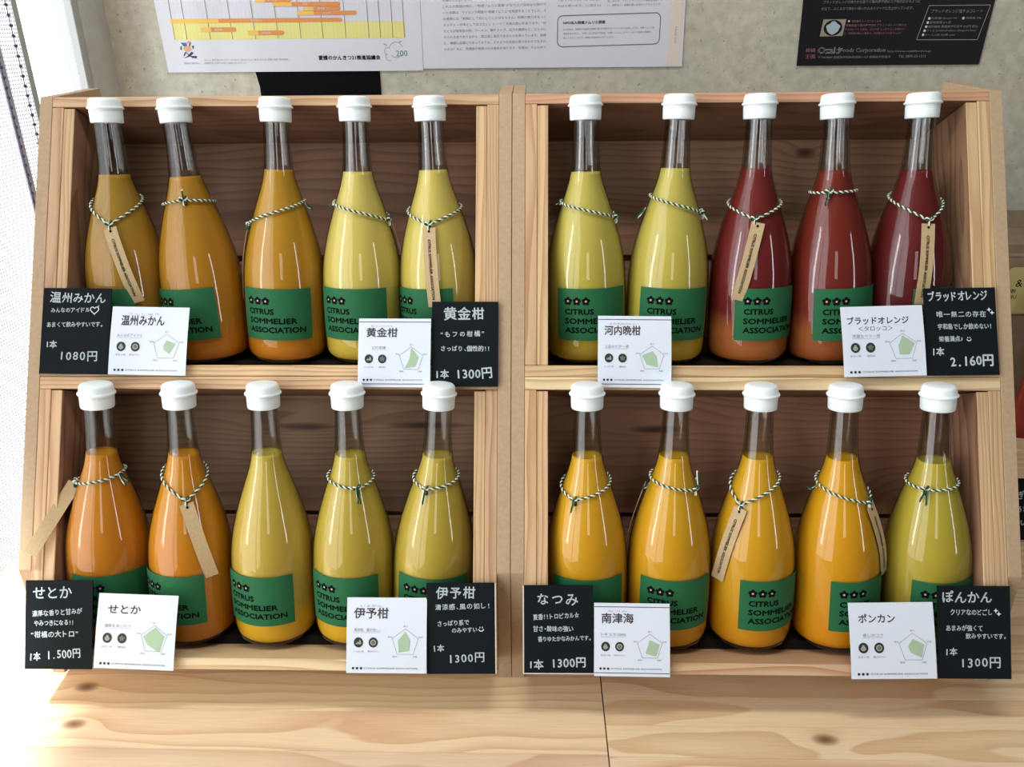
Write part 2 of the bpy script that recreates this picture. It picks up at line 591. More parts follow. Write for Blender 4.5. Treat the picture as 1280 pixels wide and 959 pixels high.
class Ink:
    """flat print gathered in 2D (metres), later laid on a surface"""

    def __init__(self):
        self.v = []
        self.f = []

    def add(self, pts, faces):
        o = len(self.v)
        self.v += [tuple(p) for p in pts]
        self.f += [tuple(i + o for i in f) for f in faces]

    def text(self, body, x, y, h=None, w=None, bold=0.0, align='l', rot=0.0, spacing=1.0, size=None):
        """baseline at y; h = height of the drawn glyphs or size = em; w forces the width"""
        co, fs = text_mesh(body, 0.0, spacing)
        if len(co) == 0:
            return
        lo, hi = co.min(0), co.max(0)
        s = size if size else h / max(1e-6, hi[1] - lo[1])
        sx = s if w is None else w / max(1e-6, hi[0] - lo[0])
        p = co.copy()
        p[:, 0] = (p[:, 0] - lo[0]) * sx
        p[:, 1] = p[:, 1] * s if size else (p[:, 1] - lo[1]) * s
        ww = (hi[0] - lo[0]) * sx
        if align == 'c':
            p[:, 0] -= ww / 2
        elif align == 'r':
            p[:, 0] -= ww
        c, s_ = cos(rot), sin(rot)
        q = np.stack([x + p[:, 0] * c - p[:, 1] * s_, y + p[:, 0] * s_ + p[:, 1] * c], 1)
        b = 0.0
        if bold > 0.015:
            b = bold * (h if h else size) * 1.4
        for dx, dy in (((-b, 0), (b, 0), (0, b), (0, -b)) if b else ((0, 0),)):
            self.add(q + np.array([dx, dy]), fs)

    def hand(self, body, x, y, w, size, bold=0.012, slope=0.0, jit=0.06):
        """hand written line: every character placed with a little jitter"""
        n = len(body)
        adv = [0.55 if ch in '0123456789!.,、。・ー“”♪ ()|' else 1.0 for ch in body]
        tot = sum(adv)
        st = w / tot
        cx = x
        for ch, a in zip(body, adv):
            if ch != ' ':
                co, fs = text_mesh(ch, 0.0)
                if len(co):
                    lo, hi = co.min(0), co.max(0)
                    mid = (lo + hi) / 2
                    k = size * (1 + random.uniform(-jit, jit))
                    r = random.uniform(-jit, jit) + slope
                    p = (co - np.array([mid[0], 0.38])) * k
                    p[:, 0] *= min(1.25, st / size * 1.0) if st < size else 1.0
                    c, s_ = cos(r), sin(r)
                    ox = cx + st * a / 2
                    oy = y + (ox - x) * slope + size * 0.38 + random.uniform(-jit, jit) * size * 0.4
                    q = np.stack([ox + p[:, 0] * c - p[:, 1] * s_, oy + p[:, 0] * s_ + p[:, 1] * c], 1)
                    b = size * bold
                    for dx, dy in ((-b, 0), (b, 0), (0, b), (0, -b)):
                        self.add(q + np.array([dx, dy]), fs)
            cx += st * a

    def rect(self, x0, y0, x1, y1):
        self.add([(x0, y0), (x1, y0), (x1, y1), (x0, y1)], [(0, 1, 2, 3)])

    def poly(self, pts):
        self.add(pts, [tuple(range(len(pts)))])

    def disc(self, x, y, r, n=20, ry=None):
        ry = ry or r
        self.poly([(x + r * cos(2 * pi * k / n), y + ry * sin(2 * pi * k / n)) for k in range(n)])

    def line(self, x0, y0, x1, y1, t):
        dx, dy = x1 - x0, y1 - y0
        L = sqrt(dx * dx + dy * dy) or 1
        nx, ny = -dy / L * t / 2, dx / L * t / 2
        self.poly([(x0 + nx, y0 + ny), (x0 - nx, y0 - ny), (x1 - nx, y1 - ny), (x1 + nx, y1 + ny)])

    def loop(self, pts, t, closed=True):
        n = len(pts)
        for i in range(n if closed else n - 1):
            a, b = pts[i], pts[(i + 1) % n]
            self.line(*a, *b, t)

    def ring(self, x, y, r, t, a0=0, a1=2 * pi, n=20):
        self.loop([(x + r * cos(a0 + (a1 - a0) * k / n), y + r * sin(a0 + (a1 - a0) * k / n)) for k in range(n + 1)], t, False)

    def obj(self, name, fn, mat, parent):
        """fn maps (x, y) to a point"""
        if not self.v:
            return None
        return mesh_obj(name, [fn(x, y) for x, y in self.v], self.f, mat, parent)


# ================================================================= SETTING
WY = 0.66
WX = -0.665


def struct(o):
    o['kind'] = 'structure'
    return o


struct(box('floor', -2.4, 2.6, -3.2, 0.80, -0.74, -0.72, M_floor, None, 0))
struct(box('wall_back', -0.70, 2.6, WY, WY + 0.14, -0.72, 2.2, M_concrete, None, 0))
wl = struct(box('wall_left', WX - 0.03, WX, -2.2, WY, -0.72, -0.045, M_render, None, 0))
box('wall_pier', WX - 0.03, WX, 0.585, WY - 0.0005, -0.044, 2.2, M_render, None, 0)
bpy.data.objects['wall_pier'].name = 'trim_1'
struct(bpy.data.objects['trim_1'])
struct(box('trim_2', WX - 0.03, WX, -2.2, 0.5845, 1.75, 2.2, M_render, None, 0))
# the tall window of the left wall
win = bpy.data.objects.new('window_1', None)
link(win)
win['kind'] = 'structure'
box('window_frame', WX - 0.03, WX - 0.004, 0.568, 0.584, -0.04, 1.74, M_frame_grey, win, 0.001)
box('mullion', WX - 0.03, WX - 0.004, 0.405, 0.428, -0.04, 1.74, M_frame_grey, win, 0.001)
box('window_frame', WX - 0.03, WX - 0.004, -2.19, -2.17, -0.04, 1.74, M_frame_grey, win, 0.001)
box('mullion', WX - 0.03, WX - 0.004, -0.90, -0.875, -0.04, 1.74, M_frame_grey, win, 0.001)
mg = NT('window_glass')
tr_ = mg.n('ShaderNodeBsdfTransparent')
gl_ = mg.n('ShaderNodeBsdfGlossy')
gl_.inputs['Roughness'].default_value = 0.01
lw_ = mg.n('ShaderNodeLayerWeight', i_Blend=0.5)
mx_ = mg.n('ShaderNodeMixShader')
mg.l(mg.math('ADD', 0.04, mg.math('MULTIPLY', mg.math('POWER', lw_.outputs['Facing'], 5.0), 0.9)), mx_.inputs[0])
mg.l(tr_.outputs[0], mx_.inputs[1])
mg.l(gl_.outputs[0], mx_.inputs[2])
mg.l(mx_.outputs[0], mg.out.inputs['Surface'])
box('pane', WX - 0.018, WX - 0.015, 0.4285, 0.5675, -0.04, 1.74, mg.m, win, 0)
box('pane', WX - 0.018, WX - 0.015, -0.8745, 0.4045, -0.04, 1.74, mg.m, win, 0)
box('pane', WX - 0.018, WX - 0.015, -2.1695, -0.9005, -0.04, 1.74, mg.m, win, 0)

# roller blind in front of the window, with its pull chains
bl = thing('roller_blind', Vector((WX + 0.006, 0, 0)), 'white translucent roller blind over the bright window at far left', 'blind')
vs, fs = [], []
ny, nz = 24, 2
for i in range(ny + 1):
    y = -0.22 + (0.395 + 0.22) * i / ny
    for j in range(nz + 1):
        vs.append((0.0012 * sin(i * 1.1), y, 0.004 + 1.62 * j / nz))
for i in range(ny):
    for j in range(nz):
        a = i * (nz + 1) + j
        fs.append((a, a + 1, a + nz + 2, a + nz + 1))
mesh_obj('blind_fabric', vs, fs, M_blind, bl, True)
rv, rf = lathe([(0, -0.23), (0.018, -0.23), (0.018, 0.40), (0, 0.40)], 20)
ro = mesh_obj('roller', rv, rf, M_frame_grey, bl, True)
ro.rotation_euler = (-pi / 2, 0, 0)
ro.location = (0.0, 0, 1.645)
box('hem_strip', 0.0025, 0.0045, 0.332, 0.345, 0.004, 1.62, plain('lavender_hem', (0.50, 0.50, 0.62), 0.8), bl, 0)


def chain(name, y, x, label):
    t = thing(name, Vector((x, y, 0.30)), label, 'chain')
    v, f = tube_data([(0, 0, 0.02), (0, 0, 1.34)], 0.0006, 5)
    mesh_obj('cord', v, f, M_bead, t)
    parts = []
    sv, sf = lathe([(0, -0.0024), (0.0018, -0.0016), (0.0024, 0), (0.0018, 0.0016), (0, 0.0024)], 8)
    for k in range(108):
        z = 0.03 + k * 0.0121
        parts.append(([(a, b, c + z) for a, b, c in sv], sf))
    v, f = merge(parts)
    mesh_obj('beads', v, f, M_bead, t, True)


chain('blind_chain', 0.362, WX + 0.020, 'dark beaded pull chain hanging nearest the display crate')
chain('blind_chain', 0.330, WX + 0.014, 'dark beaded pull chain against a grey strip, outermost at far left')

# ================================================================= TABLE
SEAM = 0.0936


def slab(name, x0, x1, seams, label, knots):
    t = thing(name, Vector((0, 0, 0)), label, 'table')
    last = len(seams) - 1
    for i in range(last):
        y0, y1 = seams[i], seams[i + 1]
        mt = M_table
        for (ky, kx) in knots:
            if y0 < ky < y1:
                mt = M_table_k
                xm = kx
        if mt is M_table_k:
            # this stave's own origin sits at its knot
            o = box('stave', x0, x1, y0 + 0.0001, y1 - 0.0001, -0.030, 0.0, mt, t, 0.0003)
            dx = xm - o.location.x
            for v in o.data.vertices:
                v.co.x -= dx
            o.location.x = xm
        else:
            box('stave', x0, x1, y0 + 0.0001, y1 - 0.0001, -0.030, 0.0, mt, t, 0.0003)
    for lx in (x0 + 0.06, x1 - 0.10):
        for ly in (seams[0] + 0.08, seams[-1] - 0.12):
            box('leg', lx, lx + 0.045, ly, ly + 0.045, -0.72, -0.0305, M_front_z, t, 0.001)
    return t


sl = [-0.1346 + 0.0497 * k for k in range(-9, 16)]
sl = [y for y in sl if y < WY - 0.03] + [WY - 0.004]
slab('wooden_table', WX + 0.0008, SEAM, sl, 'pale pine table of glued staves under the left crates',
     ((-0.10, -0.452), (-0.17, -0.440)))
sr = [-0.1097 + 0.0383 * k for k in range(-12, 20)]
sr = [y for y in sr if y < WY - 0.03] + [WY - 0.004]
slab('wooden_table', SEAM + 0.0012, 1.35, sr, 'pale pine table with a round knot, right of the table joint',
     ((-0.160, 0.3068),))

# ================================================================= RACKS
PANEL_BACK = 0.245


def panel(name_x0, x1, root):
    top = rack(0, 0, 0.3026)
    bend = rack(0, 0, -0.190)
    o = [(top.y, top.z), (bend.y, bend.z), (bend.y + 0.004, 0.0), (PANEL_BACK, 0.0), (PANEL_BACK, top.z + 0.002)]
    return prism('side_panel', o, name_x0, x1, M_mdf, root)


def rack_stand(xa, xb, label):
    t = thing('display_stand', Vector((0, 0, 0)), label, 'stand')
    panel(xa, xa + 0.0133, t)
    panel(xb - 0.0133, xb, t)
    p, q = rack(0, 0.1152, -0.285), rack(0, 0.1152, 0.300)  # unseen sheet added behind the crates to keep the plank gaps dark
    prism('added_gap_backing', [(p.y, p.z), (q.y, q.z), (q.y + RN.y * 0.008, q.z + RN.z * 0.008), (p.y + RN.y * 0.008, p.z + RN.z * 0.008)],
          xa + 0.0135, xb - 0.0135, M_back, t)
    # rails behind and under the crates, hidden by them
    for v in (-0.20, 0.02, 0.20):
        p = rack(0, 0.1245, v)
        prism('back_rail', [(p.y, p.z), (p.y + RV.y * 0.03, p.z + RV.z * 0.03),
                            (p.y + RV.y * 0.03 + RN.y * 0.015, p.z + RV.z * 0.03 + RN.z * 0.015),
                            (p.y + RN.y * 0.015, p.z + RN.z * 0.015)], xa + 0.0135, xb - 0.0135, M_mdf, t)
    p = rack(0, 0.098, -0.2875)
    prism('bottom_rail', [(p.y, p.z), (p.y + RN.y * 0.03, p.z + RN.z * 0.03),
                          (p.y + RN.y * 0.03, 0.0005), (p.y, 0.0005)], xa + 0.0135, xb - 0.0135, M_mdf, t)
    return t


rack_stand(-0.5001, -0.0011, 'brown fibreboard stand with two angled side panels holding the left crates')
rack_stand(-0.0005, 0.5021, 'brown fibreboard stand with two angled side panels holding the right crates')

DEPTH = 0.115


def paint_shade(o, mat, test):
    """the crate's boards are given a darker wood on their inside faces, the inner shade painted into the colour"""
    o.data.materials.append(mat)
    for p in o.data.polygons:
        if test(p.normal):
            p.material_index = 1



def crate(u0, u1, v0, v1, t_top, t_bot, gap, label, mats, group=None):
    uc = (u0 + u1) / 2
    t = thing('wooden_crate', Matrix.Translation(rack(uc, 0, v0)) @ RACK_ROT.to_4x4(), label, 'crate', group)
    hw = (u1 - u0) / 2
    H = v1 - v0
    mt, mb, ms, bk1, bk2 = mats
    paint_shade(box('top_board', -hw, hw, 0, DEPTH, H - t_top, H, mt, t), M_inner_x, lambda n_: n_.z < -0.9)
    box('bottom_board', -hw, hw, 0, DEPTH, 0, t_bot, mb, t)
    z0, z1 = t_bot + 0.0002, H - t_top - 0.0002
    for s in (-1, 1):
        a, b = sorted((s * hw, s * (hw - 0.0122)))
        box('side_board', a, b, 0.0002, DEPTH, z0, z1, ms, t)
        a, b = sorted((s * (hw - 0.0124), s * (hw - 0.0236)))
        paint_shade(box('side_board', a, b, 0.0006, DEPTH, z0, z1 - 0.0012, ms, t), M_inner_z, lambda n_: abs(n_.x) > 0.9)
    iw = hw - 0.0238
    g0, g1 = gap[0] - v0, gap[1] - v0
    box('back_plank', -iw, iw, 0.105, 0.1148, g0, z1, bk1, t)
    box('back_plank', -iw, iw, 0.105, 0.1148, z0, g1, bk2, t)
    # dark wedge that sets the bottles upright
    tan = math.tan(radians(19))
    prism('foam_wedge', [(0.056, t_bot + 0.0004), (0.104, t_bot + 0.0004), (0.104, t_bot + 0.0026 + (0.104 - 0.036) * tan),
                         (0.056, t_bot + 0.0026 + (0.056 - 0.036) * tan)], -iw, iw, M_foam, t)
    return t


UL = (-0.4866, -0.0146)
UR = (0.0130, 0.4886)
crate(*UL, 0.0071, 0.3026, 0.0110, 0.0114, (0.1565, 0.1500),
      'upper left cedar crate holding orange and yellow juice bottles', (M_front_x, M_front_x, M_front_z, M_back, M_back))
crate(*UL, -0.2870, 0.0067, 0.0130, 0.0112, (-0.1385, -0.1430),
      'lower left cedar crate standing above the table edge', (M_front_x, M_pale_x, M_front_z, M_back_k3, M_back))
crate(*UR, 0.0071, 0.3026, 0.0106, 0.0114, (0.1565, 0.1500),
      'upper right cedar crate holding pale yellow and red juice bottles', (M_red_x, M_front_x, M_front_z, M_back_k, M_back))
crate(*UR, -0.2870, 0.0067, 0.0130, 0.0112, (-0.1385, -0.1430),
      'lower right cedar crate with a dark knotty back plank', (M_pale_x, M_front_x, M_front_z, M_back_k2, M_back))

# ================================================================= BOTTLES
H = 0.273
PROF = [(0.0, 0.0), (0.030, 0.0), (0.0375, 0.0012), (0.0412, 0.0048), (0.0426, 0.0100), (0.0430, 0.020), (0.0434, 0.040),
        (0.0436, 0.058), (0.0434, 0.076), (0.0428, 0.090), (0.0415, 0.104), (0.0392, 0.117), (0.0362, 0.130),
        (0.0325, 0.143), (0.0285, 0.156), (0.0245, 0.168), (0.0210, 0.178), (0.0182, 0.187), (0.0163, 0.195),
        (0.0151, 0.203), (0.0145, 0.212), (0.0139, 0.222), (0.0134, 0.234), (0.0131, 0.247), (0.0131, 0.252)]


def prof_r(h):
    for (r0, z0), (r1, z1) in zip(PROF[1:], PROF[2:]):
        if h <= z1:
            if z1 == z0:
                return r1
            k = max(0, (h - z0) / (z1 - z0))
            return r0 + (r1 - r0) * k
    return PROF[-1][0]


def smooth_profile(lo, hi, n, inset):
    pts = []
    for i in range(n + 1):
        h = lo + (hi - lo) * i / n
        k = (prof_r(h - 0.003) + 2 * prof_r(h) + prof_r(h + 0.003)) / 4 if 0.02 < h < 0.245 else prof_r(h)
        pts.append((k - inset, h))
    return pts


# shared meshes
gv = [(0, 0.0005), (0.030, 0.0)] + [(0.0375, 0.0012), (0.0412, 0.0048), (0.0426, 0.0100)] + smooth_profile(0.018, 0.252, 60, 0)
# inner wall down the neck only (the juice fills the rest)
glass_outer = lathe(gv, 56)
glass_inner = lathe([(r, z) for r, z in smooth_profile(0.192, 0.250, 14, 0.0018)][::-1], 40)
GV, GF = merge([glass_outer, glass_inner])
glass_me = bpy.data.meshes.new('glass')
glass_me.from_pydata([tuple(v) for v in GV], [], GF)
glass_me.polygons.foreach_set('use_smooth', [True] * len(glass_me.polygons))
glass_me.materials.append(M_glass)

cap_prof = [(0.0, H), (0.0120, H - 0.0001), (0.0146, H - 0.0008), (0.0157, H - 0.0022), (0.0161, H - 0.0045), (0.0165, H - 0.0080),
            (0.0168, H - 0.0088), (0.0178, H - 0.0092), (0.0181, H - 0.0100), (0.0178, H - 0.0110), (0.0163, H - 0.0114),
            (0.0160, H - 0.0122), (0.0163, H - 0.0130), (0.0160, H - 0.0235), (0.0157, H - 0.0245), (0.0142, H - 0.0247), (0.0140, H - 0.0225),
            (0.0133, H - 0.0220), (0.0, H - 0.0215)]
cv, cf = lathe(cap_prof[::-1], 56)
cap_me = bpy.data.meshes.new('cap')
cap_me.from_pydata(cv, [], cf)
cap_me.polygons.foreach_set('use_smooth', [True] * len(cap_me.polygons))
cap_me.materials.append(M_cap)

# paper label wrapped on the body: flat (x, y) metres -> cylinder
LW, LH, LB = 0.0800, 0.0545, 0.0270


def on_body(x, y, off):
    a = x / 0.0436
    r = prof_r(LB + y) + off
    return (r * sin(a), -r * cos(a), LB + y)


lv, lf = [], []
NX, NYL = 28, 8
for layer, off in ((0, 0.0006), (1, 0.0003)):
    for i in range(NX + 1):
        for j in range(NYL + 1):
            lv.append(on_body(-LW / 2 + LW * i / NX, LH * j / NYL, off))
for i in range(NX):
    for j in range(NYL):
        a = i * (NYL + 1) + j
        lf.append((a, a + NYL + 1, a + NYL + 2, a + 1))
label_me = bpy.data.meshes.new('label')
label_me.from_pydata(lv[:(NX + 1) * (NYL + 1)], [], lf)
label_me.polygons.foreach_set('use_smooth', [True] * len(label_me.polygons))
label_me.materials.append(M_label)

ink = Ink()
xl = -LW / 2 + 0.0095
for body, yy, ww in (('CITRUS', 0.0277, 0.0300), ('SOMMELIER', 0.0178, 0.0535), ('ASSOCIATION', 0.0082, 0.0625)):
    ink.text(body, xl, yy, h=0.0056, w=ww, bold=0.048)
lx = []
petals = Ink()
for k in range(3):
    cx, cy, rr = xl + 0.0032 + k * 0.0094, 0.0415, 0.0045
    pts = []
    for q in range(40):
        a = pi / 2 + 2 * pi * q / 40
        rad = rr * (0.70 + 0.30 * abs(cos(2.5 * (a - pi / 2))) ** 0.8)
        pts.append((cx + rad * cos(a), cy + rad * sin(a)))
    ink.add([(cx, cy)] + pts, [(0, i + 1, (i + 1) % 40 + 1) for i in range(40)])
    petals.disc(cx, cy, 0.0011, 10)
# break long glyph edges so that they follow the curve is not needed at this size
ink_me = bpy.data.meshes.new('lettering')
ink_me.from_pydata([on_body(x, y, 0.00078) for x, y in ink.v], [], ink.f)
ink_me.materials.append(M_ink)
petal_me = bpy.data.meshes.new('flower_centres')
petal_me.from_pydata([on_body(x, y, 0.00092) for x, y in petals.v], [], petals.f)
petal_me.materials.append(M_petal)


def path_on(theta, h, off):
    r = prof_r(h) + off
    return Vector((r * sin(theta), -r * cos(theta), h))


def twine(root, th_k, h_k, h_b, power=1.0, ends=(), knot=True):
    """two strands twisted together; loop round the shoulder, lowest (or highest) at the knot"""
    t = None
    n = 64
    cen = []
    for i in range(n):
        a = 2 * pi * i / n
        d = min(a, 2 * pi - a) / pi
        h = h_k + (h_b - h_k) * (1 - (1 - d) ** power)
        cen.append(path_on(th_k + a, h, 0.0016))
    # resample finely and twist
    fine = []
    m = 520
    for j in range(m):
        s = j / m * n
        i = int(s)
        f = s - i
        fine.append(cen[i % n].lerp(cen[(i + 1) % n], f))
    L = sum((fine[(i + 1) % m] - fine[i]).length for i in range(m))
    turns = round(L / 0.0058)
    strands = []
    for ph, mat in ((0, M_twine_w), (pi, M_twine_g)):
        pts = []
        for j in range(m):
            p = fine[j]
            tg = (fine[(j + 1) % m] - fine[j - 1]).normalized()
            out = Vector((p.x, p.y, 0)).normalized()
            up = tg.cross(out).normalized()
            a = ph + 2 * pi * turns * j / m
            pts.append(p + out * (0.0006 * cos(a)) + up * (0.00065 * sin(a)))
        strands.append((tube_data(pts, 0.00078, 5, True), mat))
    kp = path_on(th_k, h_k, 0.0026)
    kn_w, kn_g = [], []
    if knot:
        for s, lst in ((0, kn_w), (1, kn_g)):
            pts = []
            for q in range(28):
                a = 2 * pi * q / 28
                x = 0.0022 * (sin(a) + 0.9 * sin(2 * a + s))
                z = 0.0028 * (cos(a) - 0.9 * cos(2 * a + s))
                y = -0.0012 * sin(3 * a + s)
                pts.append(Vector((x, y, z)))
            rot = Matrix.Rotation(th_k, 3, 'Z')
            pts = [kp + rot @ p for p in pts]
            lst.append(tube_data(pts, 0.00085, 5, True))
    for e in ends:                      # (angle, down/up dz, sideways)
        th, h0, dth, dz, ln = e
        for s, lst in ((0, kn_w), (1, kn_g)):
            pts = []
            for q in range(9):
                k = q / 8
                p = path_on(th + dth * k * ln / 0.02, h0 + dz * k, 0.003 + 0.0012 * s + 0.003 * k)
                p.z += 0.0008 * sin(q + 2 * s)
                pts.append(p)
            lst.append(tube_data(pts, 0.00085, 5))
    v, f = merge([strands[0][0]] + kn_w)
    a = mesh_obj('twine', v, f, M_twine_w, root, True)
    v, f = merge([strands[1][0]] + kn_g)
    mesh_obj('green_strand', v, f, M_twine_g, a, True)
    return a


TAG_L, TAG_W = 0.080, 0.0135


def hang_tag(root, th, h, tilt, lettered=True, blank_back=False, length=TAG_L):
    """kraft strip lying down the shoulder from the knot; tilt > 0 leans its lower end to the right"""
    ct, st = cos(tilt), sin(tilt)

    def fn(off):
        def g(x, y):                    # x across, y down from the hole end
            s = y * ct - x * st * 0
            hh = h - 0.003 - y * ct
            c = path_on(th, hh, 0)
            rr = max(sqrt(c.x ** 2 + c.y ** 2), prof_r(hh))
            a = th
            side = Vector((cos(a), sin(a), 0))
            out = Vector((sin(a), -cos(a), 0))
            lateral = x * ct + y * st
            # height shift of the turned strip
            z = h - 0.003 - y * ct + x * st
            r2 = prof_r(z)
            # stay outside the round body
            depth = sqrt(max(0.0, r2 * r2 - min(lateral, r2 * 0.98) ** 2)) if abs(lateral) > 0.004 else r2
            depth = max(depth, r2 * 0.55) if abs(lateral) > r2 * 0.85 else depth
            base = max(depth, 0.0) + 0.0025 + off
            return out * base + side * lateral + Vector((0, 0, z))
        return g
    g = fn(0)
    n = 16
    v, f = [], []
    for j in range(n + 1):
        y = length * j / n
        mid = g(0, y)
        a = Vector((cos(th), sin(th), 0))
        e1 = (g(0, min(length, y + 0.002)) - g(0, max(0, y - 0.002))).normalized()
        sd = Vector((a.x * ct, a.y * ct, st)).normalized()
        for s in (-1, 1):
            v.append(mid + sd * (s * TAG_W / 2))
        nrm = Vector((sin(th), -cos(th), 0))
        for s in (-1, 1):
            v.append(mid + sd * (s * TAG_W / 2) - nrm * 0.0005)
    for j in range(n):
        a = j * 4
        b = a + 4
        f += [(a, a + 1, b + 1, b), (a + 3, a + 2, b + 2, b + 3), (a + 2, a, b, b + 2), (a + 1, a + 3, b + 3, b + 1)]
    f += [(0, 2, 3, 1), (n * 4, n * 4 + 1, n * 4 + 3, n * 4 + 2)]
    tg = mesh_obj('tag', v, f, M_kraft, root, False)
    nrm = Vector((sin(th), -cos(th), 0))
    sd = Vector((cos(th) * ct, sin(th) * ct, st)).normalized()
    if lettered:
        k = Ink()
        k.text('CITRUS SOMMELIER ASSOCIATION', 0, 0, h=0.0027, w=0.061, bold=0.03)
        # text runs down the strip: text x -> y, text y -> x
        k.v = [(-0.0016 + yy, 0.0115 + xx) for xx, yy in k.v]
        verts = [g(0, y) + sd * x + nrm * 0.00035 for x, y in k.v]
        mesh_obj('lettering', verts, k.f, M_ink, tg)
    hole = Ink()
    hole.disc(0, 0.0035, 0.0013, 12)
    mesh_obj('eyelet', [g(0, y) + sd * x + nrm * 0.0004 for x, y in hole.v], hole.f, M_ink, tg)
    return tg


def free_tag(root, p0, direction, side, lettered=False):
    d = Vector(direction).normalized()
    s = Vector(side)
    s = (s - d * s.dot(d)).normalized()
    nr = d.cross(s)
    p0 = Vector(p0)
    v = []
    for q in (0, 1):
        for a, b in ((0, -1), (0, 1), (1, 1), (1, -1)):
            v.append(p0 + d * (a * TAG_L) + s * (b * TAG_W / 2) + nr * (q * 0.0005))
    f = [(0, 1, 2, 3), (7, 6, 5, 4), (0, 4, 5, 1), (1, 5, 6, 2), (2, 6, 7, 3), (3, 7, 4, 0)]
    return mesh_obj('tag', v, f, M_kraft, root)


def hU(y):
    return (450 - y) / 1210.0


def hL(y):
    return (806 - y + 4) / 1225.0


def C(*a):
    return srgb(*a)


# ---- juice colours, bottom to top
def J(bot, mid, top, hb=0.024):
    return [(0.0, bot), (hb, bot), (hb + 0.022, mid), (0.17, top)]


OLIVE = J((0.528, 0.179, 0.0060), (0.448, 0.211, 0.0165), (0.368, 0.211, 0.0225))
AMBER = J((0.544, 0.179, 0.0060), (0.496, 0.211, 0.0105), (0.440, 0.218, 0.0135))
AMBER2 = J((0.560, 0.203, 0.0060), (0.512, 0.234, 0.0105), (0.464, 0.250, 0.0165))
LEMON = J((0.6240, 0.4540, 0.0577), (0.6240, 0.4840, 0.0892), (0.6080, 0.4995, 0.1260))
LEMON2 = J((0.6080, 0.4384, 0.0577), (0.6080, 0.4617, 0.0788), (0.5920, 0.4840, 0.1155))
LIME = J((0.4712, 0.3291, 0.0256), (0.5168, 0.4118, 0.0558), (0.5168, 0.4391, 0.0930))
RED = J((0.4080, 0.1258, 0.0287), (0.1488, 0.0087, 0.0102), (0.1488, 0.0136, 0.0102), 0.034)
RED2 = J((0.3128, 0.0859, 0.0191), (0.1686, 0.0143, 0.0065), (0.1587, 0.0174, 0.0084), 0.034)
RED3 = J((0.2040, 0.0399, 0.0140), (0.1042, 0.0056, 0.0084), (0.1190, 0.0105, 0.0093), 0.034)
ORANGE = J((0.4858, 0.1514, 0.0036), (0.5446, 0.1786, 0.0060), (0.5299, 0.2130, 0.0084))
ORANGE2 = J((0.5152, 0.1646, 0.0036), (0.5888, 0.1989, 0.0060), (0.5594, 0.2332, 0.0084))
GOLD = J((0.720, 0.390, 0.0090), (0.560, 0.374, 0.0562), (0.528, 0.390, 0.0638))
GOLD2 = J((0.720, 0.406, 0.0105), (0.512, 0.359, 0.0450), (0.496, 0.374, 0.0525))
MANGO = J((0.6771, 0.2886, 0.0036), (0.6624, 0.3230, 0.0084), (0.6330, 0.3432, 0.0120), 0.030)
MANGO2 = J((0.6918, 0.2746, 0.0024), (0.6771, 0.3018, 0.0048), (0.6477, 0.3291, 0.0072), 0.030)
KHAKI = J((0.560, 0.250, 0.0075), (0.480, 0.367, 0.0413), (0.464, 0.374, 0.0413))

UPV = 0.0215 + 0.0435 * sin(radians(20))
LOV = -0.2740 + 0.0435 * sin(radians(18.5))
# (u, side lean deg, juice, liquid height, label turn deg, label text)
UPPER = [
    (-0.4212, -0.02, OLIVE, 0.1965, -20, 'olive amber juice bottle with a lettered tag on the front, leftmost on the upper shelf'),
    (-0.3360, -2.96, AMBER, 0.1945, -16, 'dark amber juice bottle with a small green bow at the neck front, upper left crate'),
    (-0.2511, 1.45, AMBER2, 0.2010, 0, 'amber juice bottle with a full green label, middle of the upper left crate'),
    (-0.1643, 0.38, LEMON, 0.1985, -8, 'pale lemon juice bottle with frayed twine at its left, upper left crate'),
    (-0.0781, -1.54, LEMON2, 0.2000, -28, 'pale lemon juice bottle with a lettered tag, upper left crate'),
    (0.0795, -1.14, LIME, 0.1975, 8, 'greenish yellow juice bottle, leftmost in the upper right crate'),
    (0.1646, 1.04, LIME, 0.2005, 5, 'greenish yellow juice bottle standing next to the red juice bottles'),
    (0.2553, -0.99, RED, 0.2000, 20, 'blood red juice bottle with a tilted tag, first red bottle from the left'),
    (0.3424, -3.08, RED2, 0.1985, 15, 'blood red juice bottle without a hanging tag, between two tagged red bottles'),
    (0.4229, -1.95, RED3, 0.1975, 38, 'darkest red juice bottle with a straight lettered tag, rightmost on the upper shelf')]
LOWER = [
    (0, 0, ORANGE, 0.2010, 25, 'orange juice bottle with a tag sticking out to the left, leftmost on the lower shelf'),
    (0, 0, ORANGE2, 0.2000, -15, 'orange juice bottle with a blank kraft tag slanting right, lower left crate'),
    (0, 0, GOLD, 0.2010, -10, 'yellow juice bottle without any twine, middle of the lower left crate'),
    (0, 0, GOLD2, 0.1995, -8, 'yellow juice bottle with white ended twine knot right of its neck, lower left crate'),
    (0, 0, GOLD2, 0.1995, 4, 'dull yellow juice bottle, last on the right of the lower left crate'),
    (0, 0, MANGO, 0.1990, 0, 'golden juice bottle, leftmost in the lower right crate'),
    (0, 0, MANGO, 0.1995, 4, 'golden juice bottle with a tag seen edge on behind its left side, lower right crate'),
    (0, 0, MANGO, 0.1990, 24, 'golden juice bottle with a lettered tag at its left, lower right crate'),
    (0, 0, MANGO2, 0.1985, 27, 'deep golden juice bottle with a lettered tag hanging at its right'),
    (0, 0, KHAKI, 0.1960, 12, 'olive yellow juice bottle, rightmost on the lower shelf')]
LOPOS = [(-0.4323, 3.02), (-0.3426, 1.69), (-0.2545, 1.13), (-0.1679, 0.73), (-0.0864, 3.04), (0.0782, -0.67), (0.1634, 0.06), (0.2507, -0.92), (0.3399, -2.36), (0.4326, -2.85)]


